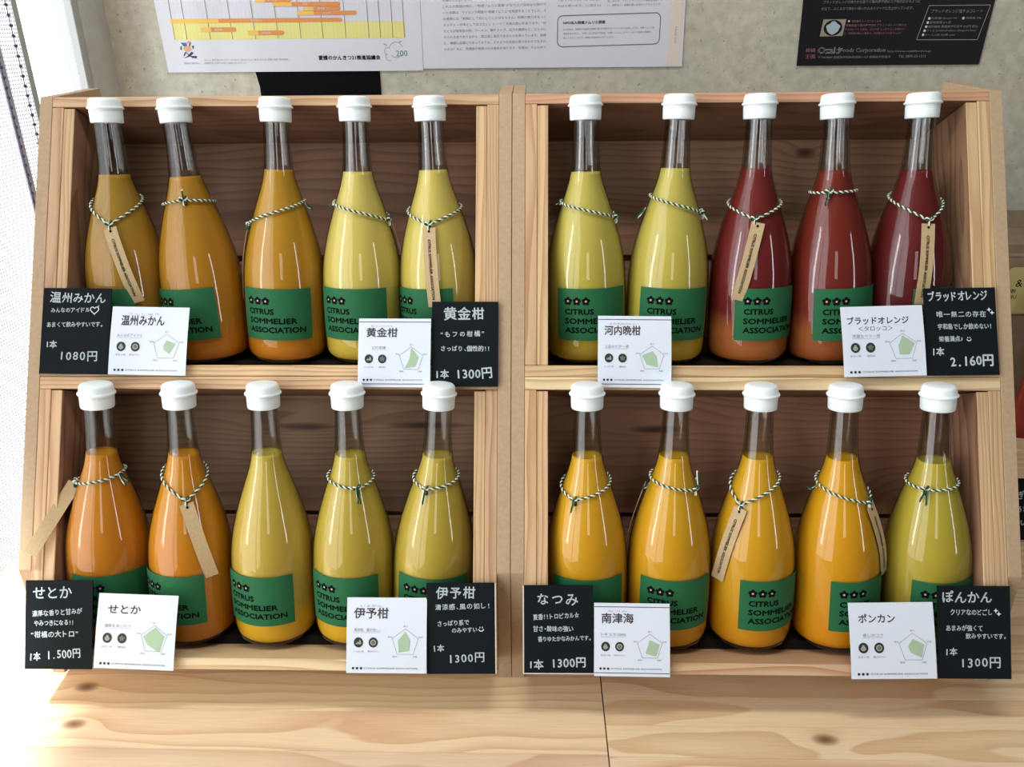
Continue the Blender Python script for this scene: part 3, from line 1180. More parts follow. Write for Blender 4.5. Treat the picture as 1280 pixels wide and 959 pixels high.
def bottle(u, v, dc, tau, sg, juice, lvl, turn, label, group):
    t = radians(tau)
    s = radians(sg)
    ax = RV * cos(t) - RN * sin(t)
    fw = RN * cos(t) + RV * sin(t)
    axs = ax * cos(s) + RU * sin(s)
    side = RU * cos(s) - ax * sin(s)
    o = thing('juice_bottle', frame(rack(u, dc, v), side, fw, axs), label, 'bottle', group)
    jp = [(0.0, 0.0030), (0.030, 0.0030), (0.0370, 0.0042), (0.0402, 0.0075), (0.0415, 0.0120)] + \
        smooth_profile(0.018, lvl, 48, 0.0011) + [(prof_r(lvl) - 0.004, lvl - 0.0012), (0.0, lvl - 0.0014)]
    vs, fs = lathe(jp, 48)
    mesh_obj('juice', vs, fs, juice_mat('juice', juice), o, True)
    g = bpy.data.objects.new('glass', glass_me)
    link(g, o)
    c = bpy.data.objects.new('cap', cap_me)
    link(c, o)
    c.rotation_euler.z = random.uniform(0, 6)
    l = bpy.data.objects.new('label', label_me)
    link(l, o)
    l.rotation_euler.z = radians(turn)
    i = bpy.data.objects.new('lettering', ink_me)
    link(i, l)
    p = bpy.data.objects.new('flower_centres', petal_me)
    link(p, l)
    return o


B = []
for (u, sg, j, lv_, tn, lb) in UPPER:
    B.append(bottle(u, UPV, 0.0745, 20, sg, j, lv_, tn, lb, 'juice bottles in the crates'))
for (u, sg), (_, _, j, lv_, tn, lb) in zip(LOPOS, LOWER):
    B.append(bottle(u, LOV, 0.068, 18.5, sg, j, lv_, tn, lb, 'juice bottles in the crates'))

D = radians
# knot angle, knot height, back height, power, loose ends
twine(B[0], D(8), hU(272), hU(236), 2.2)
hang_tag(B[0], D(8), hU(272), D(15))
twine(B[1], D(12), hU(243), hU(252), 1.0, ends=((D(12), hU(243), 0, 0.010, 0.01),))
tw = twine(B[2], D(-78), hU(276), hU(244), 1.4, ends=((D(80), hU(248), D(8), -0.006, 0.02),))
hang_tag(B[2], D(-96), hU(272), D(0), False)
twine(B[3], D(78), hU(270), hU(246), 1.4, ends=((D(-60), hU(250), D(-40), -0.002, 0.02),))
hang_tag(B[3], D(100), hU(272), D(0), False)
twine(B[4], D(-6), hU(273), hU(250), 2.2)
hang_tag(B[4], D(-6), hU(273), D(3))
twine(B[5], D(70), hU(268), hU(246), 1.4, ends=((D(-70), hU(250), D(-40), -0.002, 0.02),))
twine(B[6], D(72), hU(262), hU(240), 1.4, ends=((D(-75), hU(256), D(-10), -0.012, 0.02), (D(72), hU(256), 0, -0.012, 0.01)))
twine(B[7], D(-12), hU(268), hU(244), 2.2)
hang_tag(B[7], D(-6), hU(268), D(-13))
twine(B[8], D(-28), hU(236), hU(236), 1.0, ends=((D(-30), hU(236), D(-2), -0.012, 0.01),))
twine(B[9], D(4), hU(270), hU(238), 2.2)
hang_tag(B[9], D(2), hU(270), D(-4))
tw0 = twine(B[10], D(-75), hL(604), hL(588), 1.4, ends=((D(70), hL(588), D(8), -0.010, 0.02), (D(66), hL(588), D(4), -0.012, 0.01)))
free_tag(B[10], path_on(D(-80), hL(606), 0.003), (-0.33, -0.56, -0.76), (0.8, -0.1, -0.62))
twine(B[11], D(22), hL(616), hL(582), 2.2)
hang_tag(B[11], D(22), hL(616), D(14), False)
twine(B[13], D(26), hL(602), hL(590), 1.4, ends=((D(26), hL(600), D(2), -0.014, 0.01), (D(24), hL(600), D(-2), -0.013, 0.01)))
twine(B[14], D(-18), hL(602), hL(588), 1.4, ends=((D(-18), hL(602), D(3), -0.012, 0.01),))
twine(B[15], D(-28), hL(614), hL(592), 1.4, ends=((D(-28), hL(612), 0, -0.012, 0.01),))
twine(B[16], D(48), hL(604), hL(592), 1.4, ends=((D(62), hL(600), 0, 0.014, 0.01), (D(-70), hL(600), D(-8), -0.006, 0.01)))
hang_tag(B[16], D(-104), hL(604), D(0), False)
twine(B[17], D(-42), hL(620), hL(588), 2.2)
hang_tag(B[17], D(-40), hL(620), D(-12))
twine(B[18], D(42), hL(618), hL(594), 1.4, ends=((D(-75), hL(604), D(-20), -0.004, 0.02),))
hang_tag(B[18], D(44), hL(618), D(14))
twine(B[19], D(-38), hL(600), hL(594), 0.9, ends=((D(-38), hL(600), D(-8), -0.010, 0.01), (D(-34), hL(600), D(4), -0.012, 0.01)))


# ================================================================= CARDS
def card_frame(u, v, w, h, rot, dt, d0):
    e1 = RU * cos(rot) + RV * sin(rot)
    e2p = RV * cos(rot) - RU * sin(rot)
    e2 = (e2p * sqrt(h * h - dt * dt) + RN * dt).normalized()
    nn = e1.cross(e2)                  # towards the viewer
    return frame(rack(u, d0, v), e1, e2, nn)


def flat(off):
    return lambda x, y: (x, y, off)


def black_card(u, v, w, h, rot, dt, d0, label, lines, border=()):
    t = thing('price_card', card_frame(u, v, w, h, rot, dt, d0), label, 'price card', 'handwritten price cards')
    box('card', 0, w, 0, h, -0.0010, 0.0, M_black_card, t, 0)
    k = Ink()
    for ln in lines:
        if ln[0] == 'heart':
            _, x, y, s = ln
            pts = []
            for q in range(24):
                a = 2 * pi * q / 24
                pts.append((x * w + s * w * 0.062 * 16 * sin(a) ** 3 / 16, y * h + s * w * 0.062 * (13 * cos(a) - 5 * cos(2 * a) - 2 * cos(3 * a) - cos(4 * a)) / 16))
            k.loop(pts, 0.0008)
            k.line(x * w + 0.003, y * h + 0.003, x * w + 0.0045, y * h + 0.0048, 0.0007)
        elif ln[0] == 'smile':
            _, x, y, s = ln
            k.ring(x * w, y * h, s * w, 0.0008, pi * 1.05, pi * 1.95, 8)
            k.line(x * w - s * w * .5, y * h + s * w * .2, x * w - s * w * .5, y * h + s * w * .8, 0.0007)
            k.line(x * w + s * w * .5, y * h + s * w * .2, x * w + s * w * .5, y * h + s * w * .8, 0.0007)
        elif ln[0] == 'spark':
            _, x, y, s = ln
            for dx, dy in ((0, 0), (0.04, -0.035)):
                cx, cy, r = (x + dx) * w, (y + dy) * h, s * w
                pts = []
                for q in range(8):
                    rr = r if q % 2 == 0 else r * 0.35
                    pts.append((cx + rr * cos(pi / 4 * q), cy + rr * sin(pi / 4 * q)))
                k.poly(pts)
        else:
            body, x0, x1, y, s, bold, slope = ln
            k.hand(body, x0 * w, y * h, (x1 - x0) * w, s * w, bold, slope)
    k.obj('handwriting', flat(0.0002), M_chalk, t)
    b = Ink()
    if 'l' in border:
        b.rect(-0.0004, 0, 0.0008, h)
    if 'r' in border:
        b.rect(w - 0.0006, 0, w + 0.0006, h)
    if 'b' in border:
        b.rect(0, -0.0004, w, 0.0007)
    b.obj('card_edge', flat(0.00025), M_card_edge, t)
    return t


DB = -0.0040
black_card(-0.4854, 0.0090, 0.0710, 0.0890, -0.0119, 0.0003, DB, 'black handwritten card reading 1080 yen, top left of the display', [
    ('温州みかん', .10, .93, .84, .165, .014, .0), ('みんなのアイドル', .12, .70, .715, .080, .016, .02), ('heart', .765, .745, 1.0),
    ('あまくて飲みやすいです。', .07, .90, .545, .082, .016, .02), ('1本', .07, .24, .305, .115, .018, .04),
    ('1080円', .27, .86, .165, .165, .012, .0)])
black_card(-0.0818, -0.0035, 0.0677, 0.0868, -0.0015, 0.0001, DB, 'black handwritten card reading 1300 yen under the last upper left bottle', [
    ('黄金柑', .17, .80, .795, .20, .016, .02), ('“もフの柑橘”', .12, .80, .585, .095, .016, .02),
    ('さっぱり、個性的!!', .13, .88, .42, .092, .016, .0), ('1本', .05, .27, .10, .15, .020, .03), ('1300円', .36, .92, .09, .185, .018, .05)])
black_card(0.4148, 0.0083, 0.0710, 0.0882, 0.0138, 0.0004, DB, 'black handwritten card reading 2.160 yen, top right of the display', [
    ('ブラッドオレンジ', .05, .89, .855, .150, .022, .02), ('唯一無二の存在', .16, .86, .67, .092, .016, .0), ('spark', .90, .745, .035),
    ('宇和島でしか飲めない!', .17, .93, .53, .090, .016, .0), ('栄養満点♪', .18, .52, .39, .085, .016, .0), ('smile', .60, .415, .030),
    ('1本', .07, .25, .235, .13, .022, .0), ('2.160円', .32, .93, .10, .180, .024, .04)])
black_card(-0.4861, -0.2874, 0.0680, 0.0881, 0.0054, -0.0040, DB, 'black handwritten card reading 1.500 yen, bottom left of the display', [
    ('せとか', .10, .70, .80, .205, .014, .03), ('濃厚な香りと甘みが', .10, .85, .595, .095, .016, .06),
    ('やみつきになる!!', .13, .73, .49, .090, .016, .03), ('“柑橘の大トロ”', .08, .80, .355, .105, .016, .03),
    ('1本', .06, .24, .10, .14, .018, .0), ('1.500円', .32, .84, .115, .165, .014, .06)])
black_card(-0.0828, -0.2880, 0.0683, 0.0893, 0.0128, -0.0040, DB, 'black handwritten card under the last bottle of the lower left crate', [
    ('伊予柑', .13, .72, .835, .185, .016, .02), ('清涼感、風の如し!', .12, .93, .705, .090, .016, .03),
    ('さっぱり系で', .15, .62, .525, .085, .016, .05), ('のみやすい', .36, .74, .455, .080, .016, .03), ('smile', .79, .495, .035),
    ('1本', .08, .26, .245, .115, .018, .06), ('1300円', .30, .85, .12, .160, .014, .05)], ('r',))
black_card(0.0123, -0.2865, 0.0690, 0.0865, 0.0055, -0.0040, DB, 'black handwritten card with pale edges, bottom left of the right hand stand', [
    ('なつみ', .18, .80, .785, .185, .014, .0), ('夏香!!トロピカル☆', .14, .80, .61, .090, .016, .05),
    ('甘さ・酸味の強い', .14, .72, .48, .090, .016, .0), ('香りゆたかなみかんです。', .21, .97, .365, .080, .016, .03),
    ('1本', .07, .29, .06, .14, .020, .02), ('1300円', .39, .90, .07, .165, .018, .04)], ('l', 'b'))
black_card(0.4155, -0.2869, 0.0700, 0.0895, 0.0027, -0.0040, DB, 'black handwritten card, bottom right corner of the display', [
    ('ぽんかん', .06, .76, .83, .170, .018, .0), ('クリアなのどごし', .17, .76, .69, .090, .016, .0), ('spark', .80, .735, .035),
    ('あまみが強くて', .11, .62, .52, .088, .016, .0), ('飲みやすいです。', .38, .94, .435, .085, .016, .0),
    ('1本', .09, .27, .255, .115, .018, .0), ('1300円', .29, .87, .125, .165, .014, .02)])


def white_card(u, v, w, h, rot, dt, d0, label, title, tx, furi, sub, caps, poly, icons, bars=False, title2=None, tsize=.13, subx=(.09, .42)):
    t = thing('variety_card', card_frame(u, v, w, h, rot, dt, d0), label, 'card', 'printed variety cards')
    # slightly bowed card
    vs, fs = [], []
    n = 10
    for i in range(n + 1):
        y = h * i / n
        z = 0.0010 * sin(pi * i / n)
        for s in (0, w):
            vs.append((s, y, z))
        for s in (0, w):
            vs.append((s, y, z - 0.0006))
    for i in range(n):
        a = i * 4
        b = a + 4
        fs += [(a, a + 1, b + 1, b), (a + 3, a + 2, b + 2, b + 3), (a + 2, a, b, b + 2), (a + 1, a + 3, b + 3, b + 1)]
    fs += [(0, 2, 3, 1), (n * 4, n * 4 + 1, n * 4 + 3, n * 4 + 2)]
    mesh_obj('card', vs, fs, M_white_card, t)

    def on(off):
        return lambda x, y: (x, y, 0.0010 * sin(pi * min(1, max(0, y / h))) + off)
    Y = lambda f_: h * (1 - f_)
    k = Ink()
    k.text(title, tx[0] * w, Y(.205) - tsize * w / 2, h=tsize * w, w=(tx[1] - tx[0]) * w, bold=0.016)
    if title2:
        k.text(title2, .20 * w, Y(.31) - .04 * w, h=.062 * w, w=.42 * w, bold=0.0)
    k.obj('title', on(0.0002), M_title, t)
    g = Ink()
    if furi:
        mid = (tx[0] + tx[1]) / 2
        fw_ = (tx[1] - tx[0]) * (.62 if len(furi) < 5 else .72)
        g.text(furi, (mid - fw_ / 2) * w, Y(.122), h=.024 * w, w=fw_ * w)
    g.text(sub, subx[0] * w, Y(.450), h=.042 * w, w=(subx[1] - subx[0]) * w)
    g.line(subx[0] * w, Y(.462), subx[1] * w, Y(.462), 0.0002)
    g.text(caps[0], .15 * w, Y(.725), h=.026 * w, w=.13 * w, align='c')
    g.text(caps[1], .335 * w, Y(.725), h=.026 * w, w=(.10 if len(caps[1]) < 4 else .14) * w, align='c')
    cx, cy, R = .735 * w, Y(.595), .172 * w
    P5 = [(cx + R * cos(pi / 2 - 2 * pi * q / 5), cy + R * sin(pi / 2 - 2 * pi * q / 5)) for q in range(5)]
    g.loop(P5, 0.00035)
    for (px, py), s, dx, dy in zip(P5, ('香り', '甘味', '余韻', '酸味', '苦味'), (0, .028, .02, -.03, -.028), (.018, .006, -.040, -.040, .006)):
        g.text(s, px + dx * w, py + dy * w, h=.022 * w, w=.056 * w, align='c')
    g.obj('small_print', on(0.0002), M_grey_print, t)
    p = Ink()
    p.poly([(cx + R * a, cy + R * b) for a, b in poly])
    p.obj('chart_area', on(0.00028), M_sage, t)
    d = Ink()
    for q in range(3):
        d.disc((.085 + .05 * q) * w, Y(.895 if bars else .935), .016 * w, 14)
    d.text('CITRUS SOMMELIER ASSOCIATION',   .225 * w, Y(.905 if bars else .945), h=.019 * w, w=.665 * w, spacing=1.12)
    for cxx in (.15, .335):
        d.disc(cxx * w, Y(.592), .058 * w, 24, .062 * w)
    if bars:
        d.rect(0.0002, Y(.055), w - 0.0002, Y(.055) + 0.0006)
        d.rect(0.0002, Y(.957), w - 0.0002, Y(.957) + 0.0006)
    d.obj('dark_print', on(0.0003), M_icon, t)
    e = Ink()
    e2 = Ink()
    for cxx, ic in zip((.15, .335), icons):
        x, y, r = cxx * w, Y(.592), .036 * w
        if ic == 'drop':
            e.disc(x, y - r * .25, r * .85, 16, r * .75)
            e.disc(x, y + r * .55, r * .42, 12)
            e2.ring(x, y - r * .2, r * .3, 0.0003)
        elif ic == 'hill':
            e.poly([(x - r, y - r * .6), (x + r, y - r * .6), (x + r * .8, y + r * .5), (x + r * .4, y + r), (x + r * .2, y + r * .1), (x - r * .4, y + r * .2)])
            e2.ring(x - r * .2, y - r * .2, r * .28, 0.0003)
        elif ic == 'ring':
            e.disc(x, y, r, 20)
            e2.disc(x, y, r * .68, 16)
            e.ring(x, y, r * .35, 0.0004)
        elif ic == 'star':
            pts = []
            for q in range(10):
                rr = r * (1.0 if q % 2 == 0 else .5)
                pts.append((x + rr * sin(pi / 5 * q), y + rr * cos(pi / 5 * q)))
            e2.poly(pts)
            e.loop(pts, 0.0003)
    e.obj('icon', on(0.00040), M_icon_l, t)
    e2.obj('icon_detail', on(0.00046), M_icon_g, t)
    return t


DW = -0.0072
A_, N_, S_, K_ = 'あまい系', '飲みやすい', 'さっぱり系', '個性的'
white_card(-0.4120, 0.0082, 0.0798, 0.0703, -0.0169, 0.0025, DW, 'white printed card right of the 1080 yen price card', '温州みかん', (.13, .69), 'うんしゅう',
           'みんなのアイドル', (A_, N_), ((0, .53), (.68, .28), (.25, -.47), (-.19, -.16), (-.2, .15)), ('drop', 'ring'))
white_card(-0.1559, -0.0044, 0.0734, 0.0700, -0.0037, 0.0006, DW, 'white printed card with dark lines, left of the upper 1300 yen card', '黄金柑', (.11, .54), 'おうごんかん',
           '幻の柑橘', (S_, K_), ((0, .93), (.59, .17), (.33, -.6), (-.5, -.7), (-.15, 0)), ('hill', 'star'), True, subx=(.19, .38))
white_card(0.0861, -0.0041, 0.0735, 0.0723, -0.0093, -0.0004, DW, 'white printed card with dark lines standing alone before the greenish yellow bottles', '河内晩柑', (.09, .58), 'かわちばんかん',
           '上品なビター感', (S_, K_), ((.05, .6), (.38, .14), (.48, -.69), (-.41, -.48), (-.79, .24)), ('hill', 'star'), True)
white_card(0.3315, 0.0064, 0.0811, 0.0709, 0.0257, 0.0018, DW, 'white printed card with a two line title, left of the 2.160 yen card', 'ブラッドオレンジ', (.07, .82), '',
           '芳醇なベリー感', (A_, K_), ((-.04, .85), (.79, .28), (.4, -.52), (-.3, -.52), (-.35, .12)), ('drop', 'star'), False, '＜タロッコ＞', .095, (.12, .46))
white_card(-0.4148, -0.2845, 0.0803, 0.0728, -0.0282, 0.0020, DW, 'white printed card in front of the two orange juice bottles, lower left', 'せとか', (.13, .54), '',
           '濃厚をあじわう', (A_, K_), ((.06, .87), (.75, .23), (.43, -.88), (-.4, -.4), (-.81, .2)), ('drop', 'star'), False, None, .10, (.10, .43))
white_card(-0.1622, -0.2869, 0.0792, 0.0733, 0.0021, 0.0, DW, 'white printed card without lines, lower left crate, under the yellow bottles', '伊予柑', (.09, .52), 'いよかん',
           '清涼感、風の如し。', (S_, N_), ((0, .8), (.36, .16), (.28, -.56), (-.46, -.7), (-.54, .16)), ('hill', 'ring'), False)
white_card(0.0815, -0.2872, 0.0739, 0.0704, -0.0050, 0.0, DW, 'white printed card with dark lines in the lower row, above the table joint', '南津海', (.10, .52), 'なつみ',
           'トキメキ100%', (A_, N_), ((-.03, .55), (.74, .2), (.48, -.69), (-.34, -.48), (-.14, .15)), ('drop', 'ring'), True)
white_card(0.3310, -0.2876, 0.0818, 0.0726, 0.0182, 0.0015, DW, 'white printed card under the deep golden bottle at the lower right', 'ポンカン', (.11, .54), '',
           '癒しのコク', (A_, N_), ((0, .6), (.75, .22), (.56, -.66), (-.18, -.32), (-.35, .13)), ('drop', 'ring'), False, None, .10, (.15, .39))

# ================================================================= POSTERS
PY = WY - 0.0030


def poster(name, x0, x1, z0, z1, mat, label, slant=(0, 0)):
    t = thing(name, Matrix.Translation(Vector((x0, PY, z0))) @ Matrix.Rotation(pi / 2, 4, 'X'), label, 'poster')
    w, h = x1 - x0, z1 - z0
    bm = box_data(0, w, 0, h, -0.0012, 0.0)
    for v in bm.verts:
        k = v.co.y / h
        v.co.x += (slant[0] if v.co.x < w / 2 else slant[1]) * k
    me = bpy.data.meshes.new('sheet')
    bm.to_mesh(me)
    bm.free()
    me.materials.append(mat)
    link(bpy.data.objects.new('sheet', me), t)
    return t, w, h


# left sheet: the harvest calendar chart
S = 0.0013        # wall metres per pixel at the poster
t, w, h = poster('chart_poster', -0.5776, -0.1578, 0.5735, 0.86, M_poster, 'white poster with orange bar chart and yellow band above the left crates', (-0.012, 0.0))
x = lambda px: (px - 212) * 0.4198 / 317.0
y = lambda py: (92 - py) * 0.00118
k = Ink()
k.rect(x(226), y(50.5), x(509), y(29.5))
k.obj('yellow_band', flat(0.0003), M_yellow, t)
k = Ink()
for i in range(60):
    xx = x(227) + (x(508) - x(227)) * i / 59
    k.rect(xx - 0.0002, y(50), xx + 0.0002, y(29.5))
k.obj('band_ticks', flat(0.0005), M_ygrid, t)
k = Ink()
for i in range(60):
    xx = x(227) + (x(508) - x(227)) * i / 59
    k.rect(xx - 0.0002, y(29), xx + 0.0002, 0.28)
k.obj('pale_grid', flat(0.0003), M_gridpale, t)
k = Ink()
for px in (227, 242, 271, 298, 326, 354, 382, 409, 437, 465, 479, 494, 508):
    k.line(x(px), y(50), x(px) - 0.004 * (1 if px < 400 else .3), 0.28, 0.0011)
k.obj('grid_lines', flat(0.0006), M_gridline, t)
bars = [(225, 434, 27, 5), (261, 304, 38, 5.5), (318, 362, 42.5, 5.5), (380, 452, 18.5, 5), (388, 433, 13, 4.5), (352, 433, 7.5, 5), (331, 375, 2, 5.5),
        (300, 372, -4.5, 5), (340, 420, -11, 5), (240, 330, -18, 5), (300, 400, -25, 5)]
k3 = Ink()
for a, b, yy, hh in bars:
    xa, xb = x(a), x(b)
    k, k2 = Ink(), Ink()
    k2.rect(xa, y(yy + hh / 2), xa + (xb - xa) * .28, y(yy - hh / 2))
    k.poly([(xa + (xb - xa) * .28, y(yy + hh / 2)), (xb - .003, y(yy + hh / 2)), (xb, y(yy + hh / 4)), (xb, y(yy - hh / 4)), (xb - .003, y(yy - hh / 2)), (xa + (xb - xa) * .28, y(yy - hh / 2))])
    br = k.obj('chart_bar', flat(0.0008), M_orange, t)
    k2.obj('bar_end', flat(0.0008), M_amber, br)
for s, px, yy in (('温州みかん', 330, 27), ('南津海', 282, 38), ('河内晩柑', 340, 42.5), ('せとか', 416, 18.5), ('伊予柑', 410, 13), ('清見', 391, 7.5), ('ポンカン', 352, 2)):
    k3.text(s, x(px), y(yy + 1.6), h=0.0036, align='c')
k3.obj('bar_names', flat(0.0010), M_poster, t)
# coloured brush character
a_, b_, c_, d_ = Ink(), Ink(), Ink(), Ink()
cx, cy = x(241), y(65)
u_ = 0.00118
a_.poly([(cx - 9 * u_, cy + 11 * u_), (cx - 1 * u_, cy + 11 * u_), (cx - 0.5 * u_, cy + 7 * u_), (cx - 5 * u_, cy + 6 * u_)])
b_.poly([(cx - 10 * u_, cy + 6 * u_), (cx - 8 * u_, cy + 7 * u_), (cx - 8.5 * u_, cy + 2 * u_), (cx - 11 * u_, cy + 2 * u_)])
b_.poly([(cx + 3 * u_, cy + 10.5 * u_), (cx + 6 * u_, cy + 11 * u_), (cx + 3 * u_, cy + 6 * u_), (cx + 1.5 * u_, cy + 6 * u_)])
b_.poly([(cx + 6 * u_, cy + 7 * u_), (cx + 9 * u_, cy + 7.5 * u_), (cx + 8 * u_, cy + 3 * u_), (cx + 6.5 * u_, cy + 3.5 * u_)])
d_.disc(cx - 0.5 * u_, cy + 3 * u_, 5.5 * u_, 16, 3.6 * u_)
d_.disc(cx + 2.5 * u_, cy + 11.5 * u_, 3 * u_, 12, 1.5 * u_)
c_.poly([(cx - 5 * u_, cy - 1 * u_), (cx - 2 * u_, cy - 0.5 * u_), (cx - 6.5 * u_, cy - 6 * u_), (cx - 8 * u_, cy - 6 * u_)])
c_.poly([(cx + 4 * u_, cy - 0.5 * u_), (cx + 7.5 * u_, cy - 2 * u_), (cx + 1 * u_, cy - 6.5 * u_), (cx - 8 * u_, cy - 9 * u_), (cx - 1.5 * u_, cy - 5.5 * u_)])
c_.poly([(cx - 3.5 * u_, cy - 2 * u_), (cx - 2 * u_, cy - 2 * u_), (cx + 3 * u_, cy - 6 * u_), (cx + 11 * u_, cy - 6 * u_), (cx + 10 * u_, cy - 9 * u_), (cx + 4 * u_, cy - 8.5 * u_)])
a_.obj('emblem_blue', flat(0.0004), M_blue, t)
b_.obj('emblem_dark', flat(0.0004), M_line, t)
c_.obj('emblem_navy', flat(0.0004), M_navy, t)
d_.obj('emblem_orange', flat(0.0004), plain('peach_print', (0.66, 0.33, 0.17), 0.5), t)
k = Ink()
k.text('愛媛産には愛がある。', x(233), y(81.5), h=0.0028, w=0.028)
k.text('みかん 伊予柑 ポンカン デコポン 紅まどんな 甘平 せとか 清見 甘夏 河内晩柑', x(259), y(77.5), h=0.0028, w=0.138)
k.text('出荷時期は年により異なります 詳しくは産地にお問い合わせください', x(259), y(81.5), h=0.0028, w=0.070)
k.obj('small_print', flat(0.0004), M_grey_print, t)
k = Ink()
k.text('愛媛のかんきつ21推進協議会', x(401), y(77.5), h=0.0068, w=0.1005, bold=0.02)
k.obj('council_name', flat(0.0004), M_ink, t)
k = Ink()
k.text('200', x(496.5), y(73.5), h=0.0088, w=0.0185)
k.obj('number', flat(0.0005), M_teal, t)
k = Ink()
k.ring(x(497), y(65), 9.5 * u_, 0.0007, 0.3, 3.0)
k.ring(x(497), y(65), 10 * u_, 0.0007, 3.9, 5.6)
k.ring(x(487), y(67), 5 * u_, 0.0006, 1.0, 4.4)
k.ring(x(488), y(74), 5 * u_, 0.0006, 2.2, 5.2)
k.line(x(501), y(56), x(504), y(54), 0.0012)
k.line(x(482), y(57), x(486), y(60), 0.0012)
k.obj('fruit_outline', flat(0.0004), M_grey_print, t)

# right sheet: the newspaper-like text
t, w, h = poster('text_poster', -0.1572, 0.2610, 0.5765, 0.86, M_poster, 'white poster of small printed text above the middle of the display', (0.0, -0.004))
x = lambda px: (px - 530) * 0.4182 / 322.0
y = lambda py: (88 - py) * 0.00118
k = Ink()
rows = ['大橋さんは言います。', ' これらの柑橘の他に、“柑橘ソムリエ愛媛”がなり上げ当初から掲げて', 'いた目標は、ライセンス制度の“柑橘ソムリエ”を制度することでした。そ',
        'の根底には「単純にしておいしいことはもちろん、柑橘の魅力をもっと', 'カルチャーの中として伝えたい」というご夫妻の思いがあります。“柑', 'たとえば飲食店の例、ラーメン、麺やスープ、出汁の種類など、どんなに',
        'れられる食でありながら、実は深く追究できるものを持っています。柑橘', 'に、柑橘も品種につまっておても、どのような系統の掛け合わせで生まれ', 'たのか？など、知識欲が刺激される要素があります。柑橘は、そんな中で']
for i, r in enumerate(rows):
    yy = 3.5 + 7.55 * i
    k.text(r, x(557), y(yy) - 0.0018 + 0.0, h=0.0042, w=(x(592) - x(557)) if i == 0 else x(683) - x(557), rot=0.012)
for i in range(8):
    k.text('柑橘のおいしさを伝える活動を続けていきたいと思います。産地の', x(557), y(-4 - 7.55 * i), h=0.0042, w=x(683) - x(557), rot=0.012)
for i, r in enumerate(('が広く伝わってほしいと願っています', 'く知ってもらうきっかけになれ', 'ればと思います」(二宮さん)')):
    k.text(r, x(697), y(-1.5 + 7.2 * i + 0.5), h=0.0042, w=x(749) - x(697), rot=0.012)
for i, r in enumerate(('インタビューを終えて、ゼリーやジュース', 'デビュープラの味や、ジャム・サービスは、東京', '部、はじめ、ブランドタイジャパの催物を展示した', 'い、世界初く、品種の違いを味わってもらうため一')):
    k.text(r, x(757), y(-2.5 + 5.0 * i), h=0.0034, w=x(823) - x(757), rot=0.012)
k.text('NPO法人柑橘ソムリエ愛媛', x(704), y(34), h=0.0046, w=x(755) - x(704), bold=0.03, rot=0.012)
for i, (r, xe) in enumerate((('2015年設立。愛媛県宇和島市の柑橘の魅力を発信するイベントなどを企画しており、柑橘ソムリエの', 815),
                             ('資格をはじめとし、販売・加工商品や飲食店「柑橘ソムリエ」のラインセンス制度も準備中。', 812), ('詳しくはウェブにて、柑橘の可能性を広げています。', 767))):
    k.text(r, x(704), y(41.5 + 5.3 * i), h=0.0030, w=x(xe) - x(704), rot=0.012)
k.text('PAGE 010', x(840.5), y(38), h=0.0030, w=0.0235, rot=-pi / 2)
k.obj('body_text', flat(0.0004), M_grey_print, t)
k = Ink()
X0, X1, Y0, Y1, rr = x(697), x(822), y(60.5), y(22), 0.008
pts = []
for cx, cy, a0 in ((X1 - rr, Y1 - rr + 0.0015, 0), (X0 + rr, Y1 - rr - 0.0015, pi / 2), (X0 + rr, Y0 + rr - 0.0015, pi), (X1 - rr, Y0 + rr + 0.0015, 3 * pi / 2)):
    pts += [(cx + rr * cos(a0 + pi / 2 * q / 6), cy + rr * sin(a0 + pi / 2 * q / 6)) for q in range(7)]
k.loop(pts, 0.0011)
k.obj('text_box_outline', flat(0.0005), M_line, t)
k = Ink()
k.rect(x(833), 0.001, w - 0.0045, h)
k.obj('cream_margin', flat(0.0002), M_poster_tint, t)

# black flyer
t, w, h = poster('black_flyer', 0.4448, 0.7340, 0.5762, 0.84, M_flyer, 'black flyer with a small food picture and pale print, upper right wall', (-0.006, 0.012))
x = lambda px: (px - 995) * 0.2892 / 228.0
y = lambda py: (83 - py) * 0.00118
k = Ink()
for i, (r, a, b, yy) in enumerate((('ブラッドオレンジの爽やかな香りと宮内伊予柑のコク味が広がるように', 1018, 1136, 6.5), ('仕立て、ふくよかで味わい深い大人のスイーツに仕上がっています。', 1016.5, 1129, 14.5))):
    k.text(r, x(a), y(yy), h=0.0045, w=x(b) - x(a))
k.text('愛媛県産の新しいスイーツです 素材にこだわりました', x(1020), y(-2), h=0.0045, w=0.148)
k.obj('body_text', flat(0.0004), M_flyer_t, t)
k = Ink()
k.text('〒798-0020 愛媛県宇和島市高串1-123 愛媛県宇和島市', x(1020.5), y(74), h=0.0036, w=x(1111) - x(1020.5))
k.text('TEL 0895-23-1212', x(1121), y(73.5), h=0.0036, w=x(1155) - x(1121))
k.text('http://www.ozakifood.co.jp', x(1106), y(67.5), h=0.0038, w=x(1160) - x(1106))
k.obj('address_text', flat(0.0004), M_flyer_t, t)
k = Ink()
k.text('ブラッドオレンジ塩チョコレート', x(1151.5), y(19), h=0.0052, w=x(1214) - x(1151.5))
for r, a, b, yy in (('内容量 (kcal)170', 1152.5, 1184, 27), ('内容量 50g', 1195, 1214, 27), ('賞味期間 6ヶ月', 1152, 1177.5, 32), ('販売価格 愛媛県宇和島市 650円 税込', 1151, 1212, 37), ('サイズ 約185×60×85mm 約60g×5×10mm', 1150, 1210.5, 42.2), ('ケース入数 200箱 (mm)', 1149, 1186, 47.5)):
    k.text(r, x(a), y(yy), h=0.0036, w=x(b) - x(a))
k.obj('box_text', flat(0.0004), M_flyer_t, t)
k = Ink()
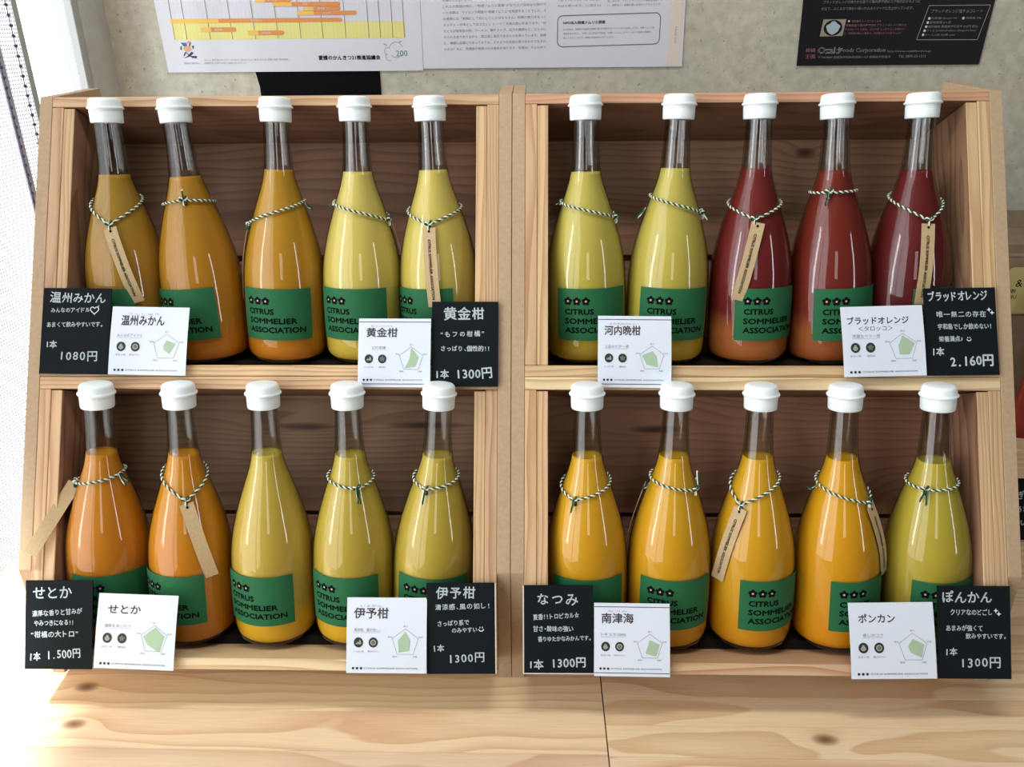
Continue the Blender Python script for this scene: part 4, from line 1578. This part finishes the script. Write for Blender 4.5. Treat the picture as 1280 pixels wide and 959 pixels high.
k.text('Ozaki', x(1019.5), y(67.5), h=0.0090, w=x(1046) - x(1019.5), bold=0.03)
k.text('Foods Corporation', x(1047), y(67.5), h=0.0072, w=x(1103) - x(1047), bold=0.02)
for px, py in ((1150.5, 25.5), (1192, 25.5), (1149.5, 30.5), (1148.5, 35.5), (1147.5, 40.5), (1146.5, 45.5)):
    k.disc(x(px), y(py), 0.0019, 12)
k.disc(x(1052.5), y(28), 0.0014, 10)
k.obj('white_print', flat(0.0005), M_flyer_w, t)
k = Ink()
k.loop([(x(1147.5), y(10)), (x(1222), y(10)), (x(1214.5), y(52)), (x(1139.5), y(51.5))], 0.0009)
k.obj('info_box_outline', flat(0.0005), M_flyer_b, t)
k = Ink()
for r, a, b, yy in (('使用素材 レーズンとくるみ', 1056, 1092, 29.5), ('愛媛県産の宮内伊予柑をブラッドオレンジ果汁と', 1049.5, 1124, 34.5), ('チョコレート に加え、さわやか しっかりとした味わい', 1049, 1122, 39.5), ('に、宇和島の美しい海から、天然塩ミネラルをブレンド', 1048.5, 1119, 44.3)):
    k.text(r, x(a), y(yy), h=0.0034, w=x(b) - x(a))
k.text('柑橘', x(1004), y(66), h=0.0058, w=0.0150)
k.text('王国', x(1004.5), y(74), h=0.0058, w=0.0150)
k.obj('reddish_print', flat(0.0004), M_flyer_r, t)
k = Ink()
k.text('限定発売', x(1158), y(3.5), h=0.0060, w=0.036, bold=0.02)
k.obj('orange_print', flat(0.0004), M_flyer_o, t)
k = Ink()
k.poly([(x(1021), y(25.5)), (x(1049), y(25.5)), (x(1047), y(46)), (x(1019), y(46.5))])
k.obj('picture_mat', flat(0.0004), M_flyer_b, t)
k = Ink()
k.disc(x(1034), y(36), 0.0145, 24, 0.0115)
k.obj('picture_plate', flat(0.0006), M_flyer, t)
k = Ink()
k.poly([(x(1034) + 0.0105 * (1 + .10 * sin(5 * a)) * cos(a), y(36) + 0.0088 * (1 + .12 * cos(4 * a)) * sin(a)) for a in [2 * pi * q / 24 for q in range(24)]])
k.obj('picture_food', flat(0.0008), M_ice, t)

# black board behind the crates, its left edge curling a little
o = [(-0.4330, 0.5745), (-0.4385, 0.560), (-0.4325, 0.52), (-0.4320, 0.40), (-0.2300, 0.40), (-0.2300, 0.5745)]
bb = prism('black_board', [(a, b) for a, b in [(-0.4340, 0.5850), (-0.4345, 0.5740), (-0.4300, 0.5500), (-0.4290, 0.40), (-0.2300, 0.40), (-0.2295, 0.5850)]],
           WY - 0.0015, WY - 0.0002, M_black, None, 'y', 0)
tag(bb, 'black board on the wall between the chart poster and the upper left crate', 'board')

# ================================================================= THINGS TO THE RIGHT
t = thing('cardboard_box', Vector((0.905, 0.585, 0)), 'brown cardboard box with a yellow sticker at the right edge', 'box')
box('box_body', -0.145, 0.145, -0.055, 0.055, 0.0, 0.317, M_cardboard, t, 0.002)
fl = box('flap', -0.143, 0.143, -0.001, 0.001, 0.0, 0.030, M_cardboard, t, 0)
fl.location = (0, 0.054, 0.331)
lf_ = prism('flap', [(-0.160, 0.300), (-0.146, 0.318), (-0.140, 0.300), (-0.150, 0.262)], -0.056, -0.052, M_black, t, 'y', 0)
lf_['label'] = 'dark folded corner flap'
box('tape', -0.144, 0.144, -0.0562, -0.0552, 0.296, 0.301, plain('pale_crease', (0.36, 0.28, 0.19), 0.8), t, 0)
st_ = prism('sticker', [(-0.118, 0.276), (-0.128, 0.232), (-0.128, 0.20), (0.06, 0.20), (0.06, 0.278), (-0.112, 0.278)], -0.0572, -0.0560, M_ylabel, t, 'y', 0)
k = Ink()
k.text('&', -0.104, 0.246, h=0.012)
k.text('KIBI', -0.116, 0.236, h=0.006)
k.text('CHU', -0.116, 0.226, h=0.006)
k.obj('sticker_print', lambda x_, y_: (x_, -0.0576, y_), M_ink, st_)
# red pouch leaning on the box
bm = bmesh.new()
seg = 14
rowsz = [(0.0, 0.020, 1.0), (0.03, 0.026, 1.0), (0.10, 0.022, 0.92), (0.17, 0.014, 0.84), (0.225, 0.006, 0.78), (0.245, 0.0015, 0.76)]
prev = None
for z_, dp, wd in rowsz:
    ring = []
    for q in range(seg * 2):
        a = 2 * pi * q / (seg * 2)
        ring.append(bm.verts.new((0.085 * wd * (abs(cos(a)) ** 0.6) * (1 if cos(a) >= 0 else -1), dp * sin(a), z_)))
    if prev:
        for q in range(seg * 2):
            bm.faces.new((prev[q], prev[(q + 1) % (seg * 2)], ring[(q + 1) % (seg * 2)], ring[q]))
    else:
        bm.faces.new(ring[::-1])
    prev = ring
bm.faces.new(prev)
me = bpy.data.meshes.new('pouch_body')
bm.to_mesh(me)
bm.free()
me.materials.append(M_red)
me.polygons.foreach_set('use_smooth', [True] * len(me.polygons))
t = thing('red_pouch', Vector((0.905, 0.485, 0.0)), 'dark red pouch with a black panel standing before the cardboard box', 'pouch')
link(bpy.data.objects.new('pouch_body', me), t)
box('black_panel', -0.075, 0.06, -0.0285, -0.0270, 0.045, 0.105, M_black, t, 0.0004)

# small black card at the right edge, on a wooden foot
t = thing('price_card', Matrix.Translation(Vector((0.6560, 0.17, 0.004))) @ Matrix.Rotation(pi / 2 - 0.15, 4, 'X'), 'black handwritten card cut off by the right edge of the picture', 'price card')
box('card', 0, 0.075, 0, 0.088, -0.001, 0, M_black_card, t, 0)
k = Ink()
k.hand('ぎんなん', 0.003, 0.060, 0.040, 0.012, 0.018, 0.1)
k.hand('あまくて', 0.003, 0.040, 0.040, 0.011, 0.018, 0.1)
k.hand('おいしい', 0.003, 0.020, 0.040, 0.011, 0.018, 0.1)
k.obj('handwriting', flat(0.0003), M_chalk, t)
box('wooden_foot', 0.008, 0.060, -0.0035, 0.010, -0.012, -0.0015, M_front_x, t, 0.0005)
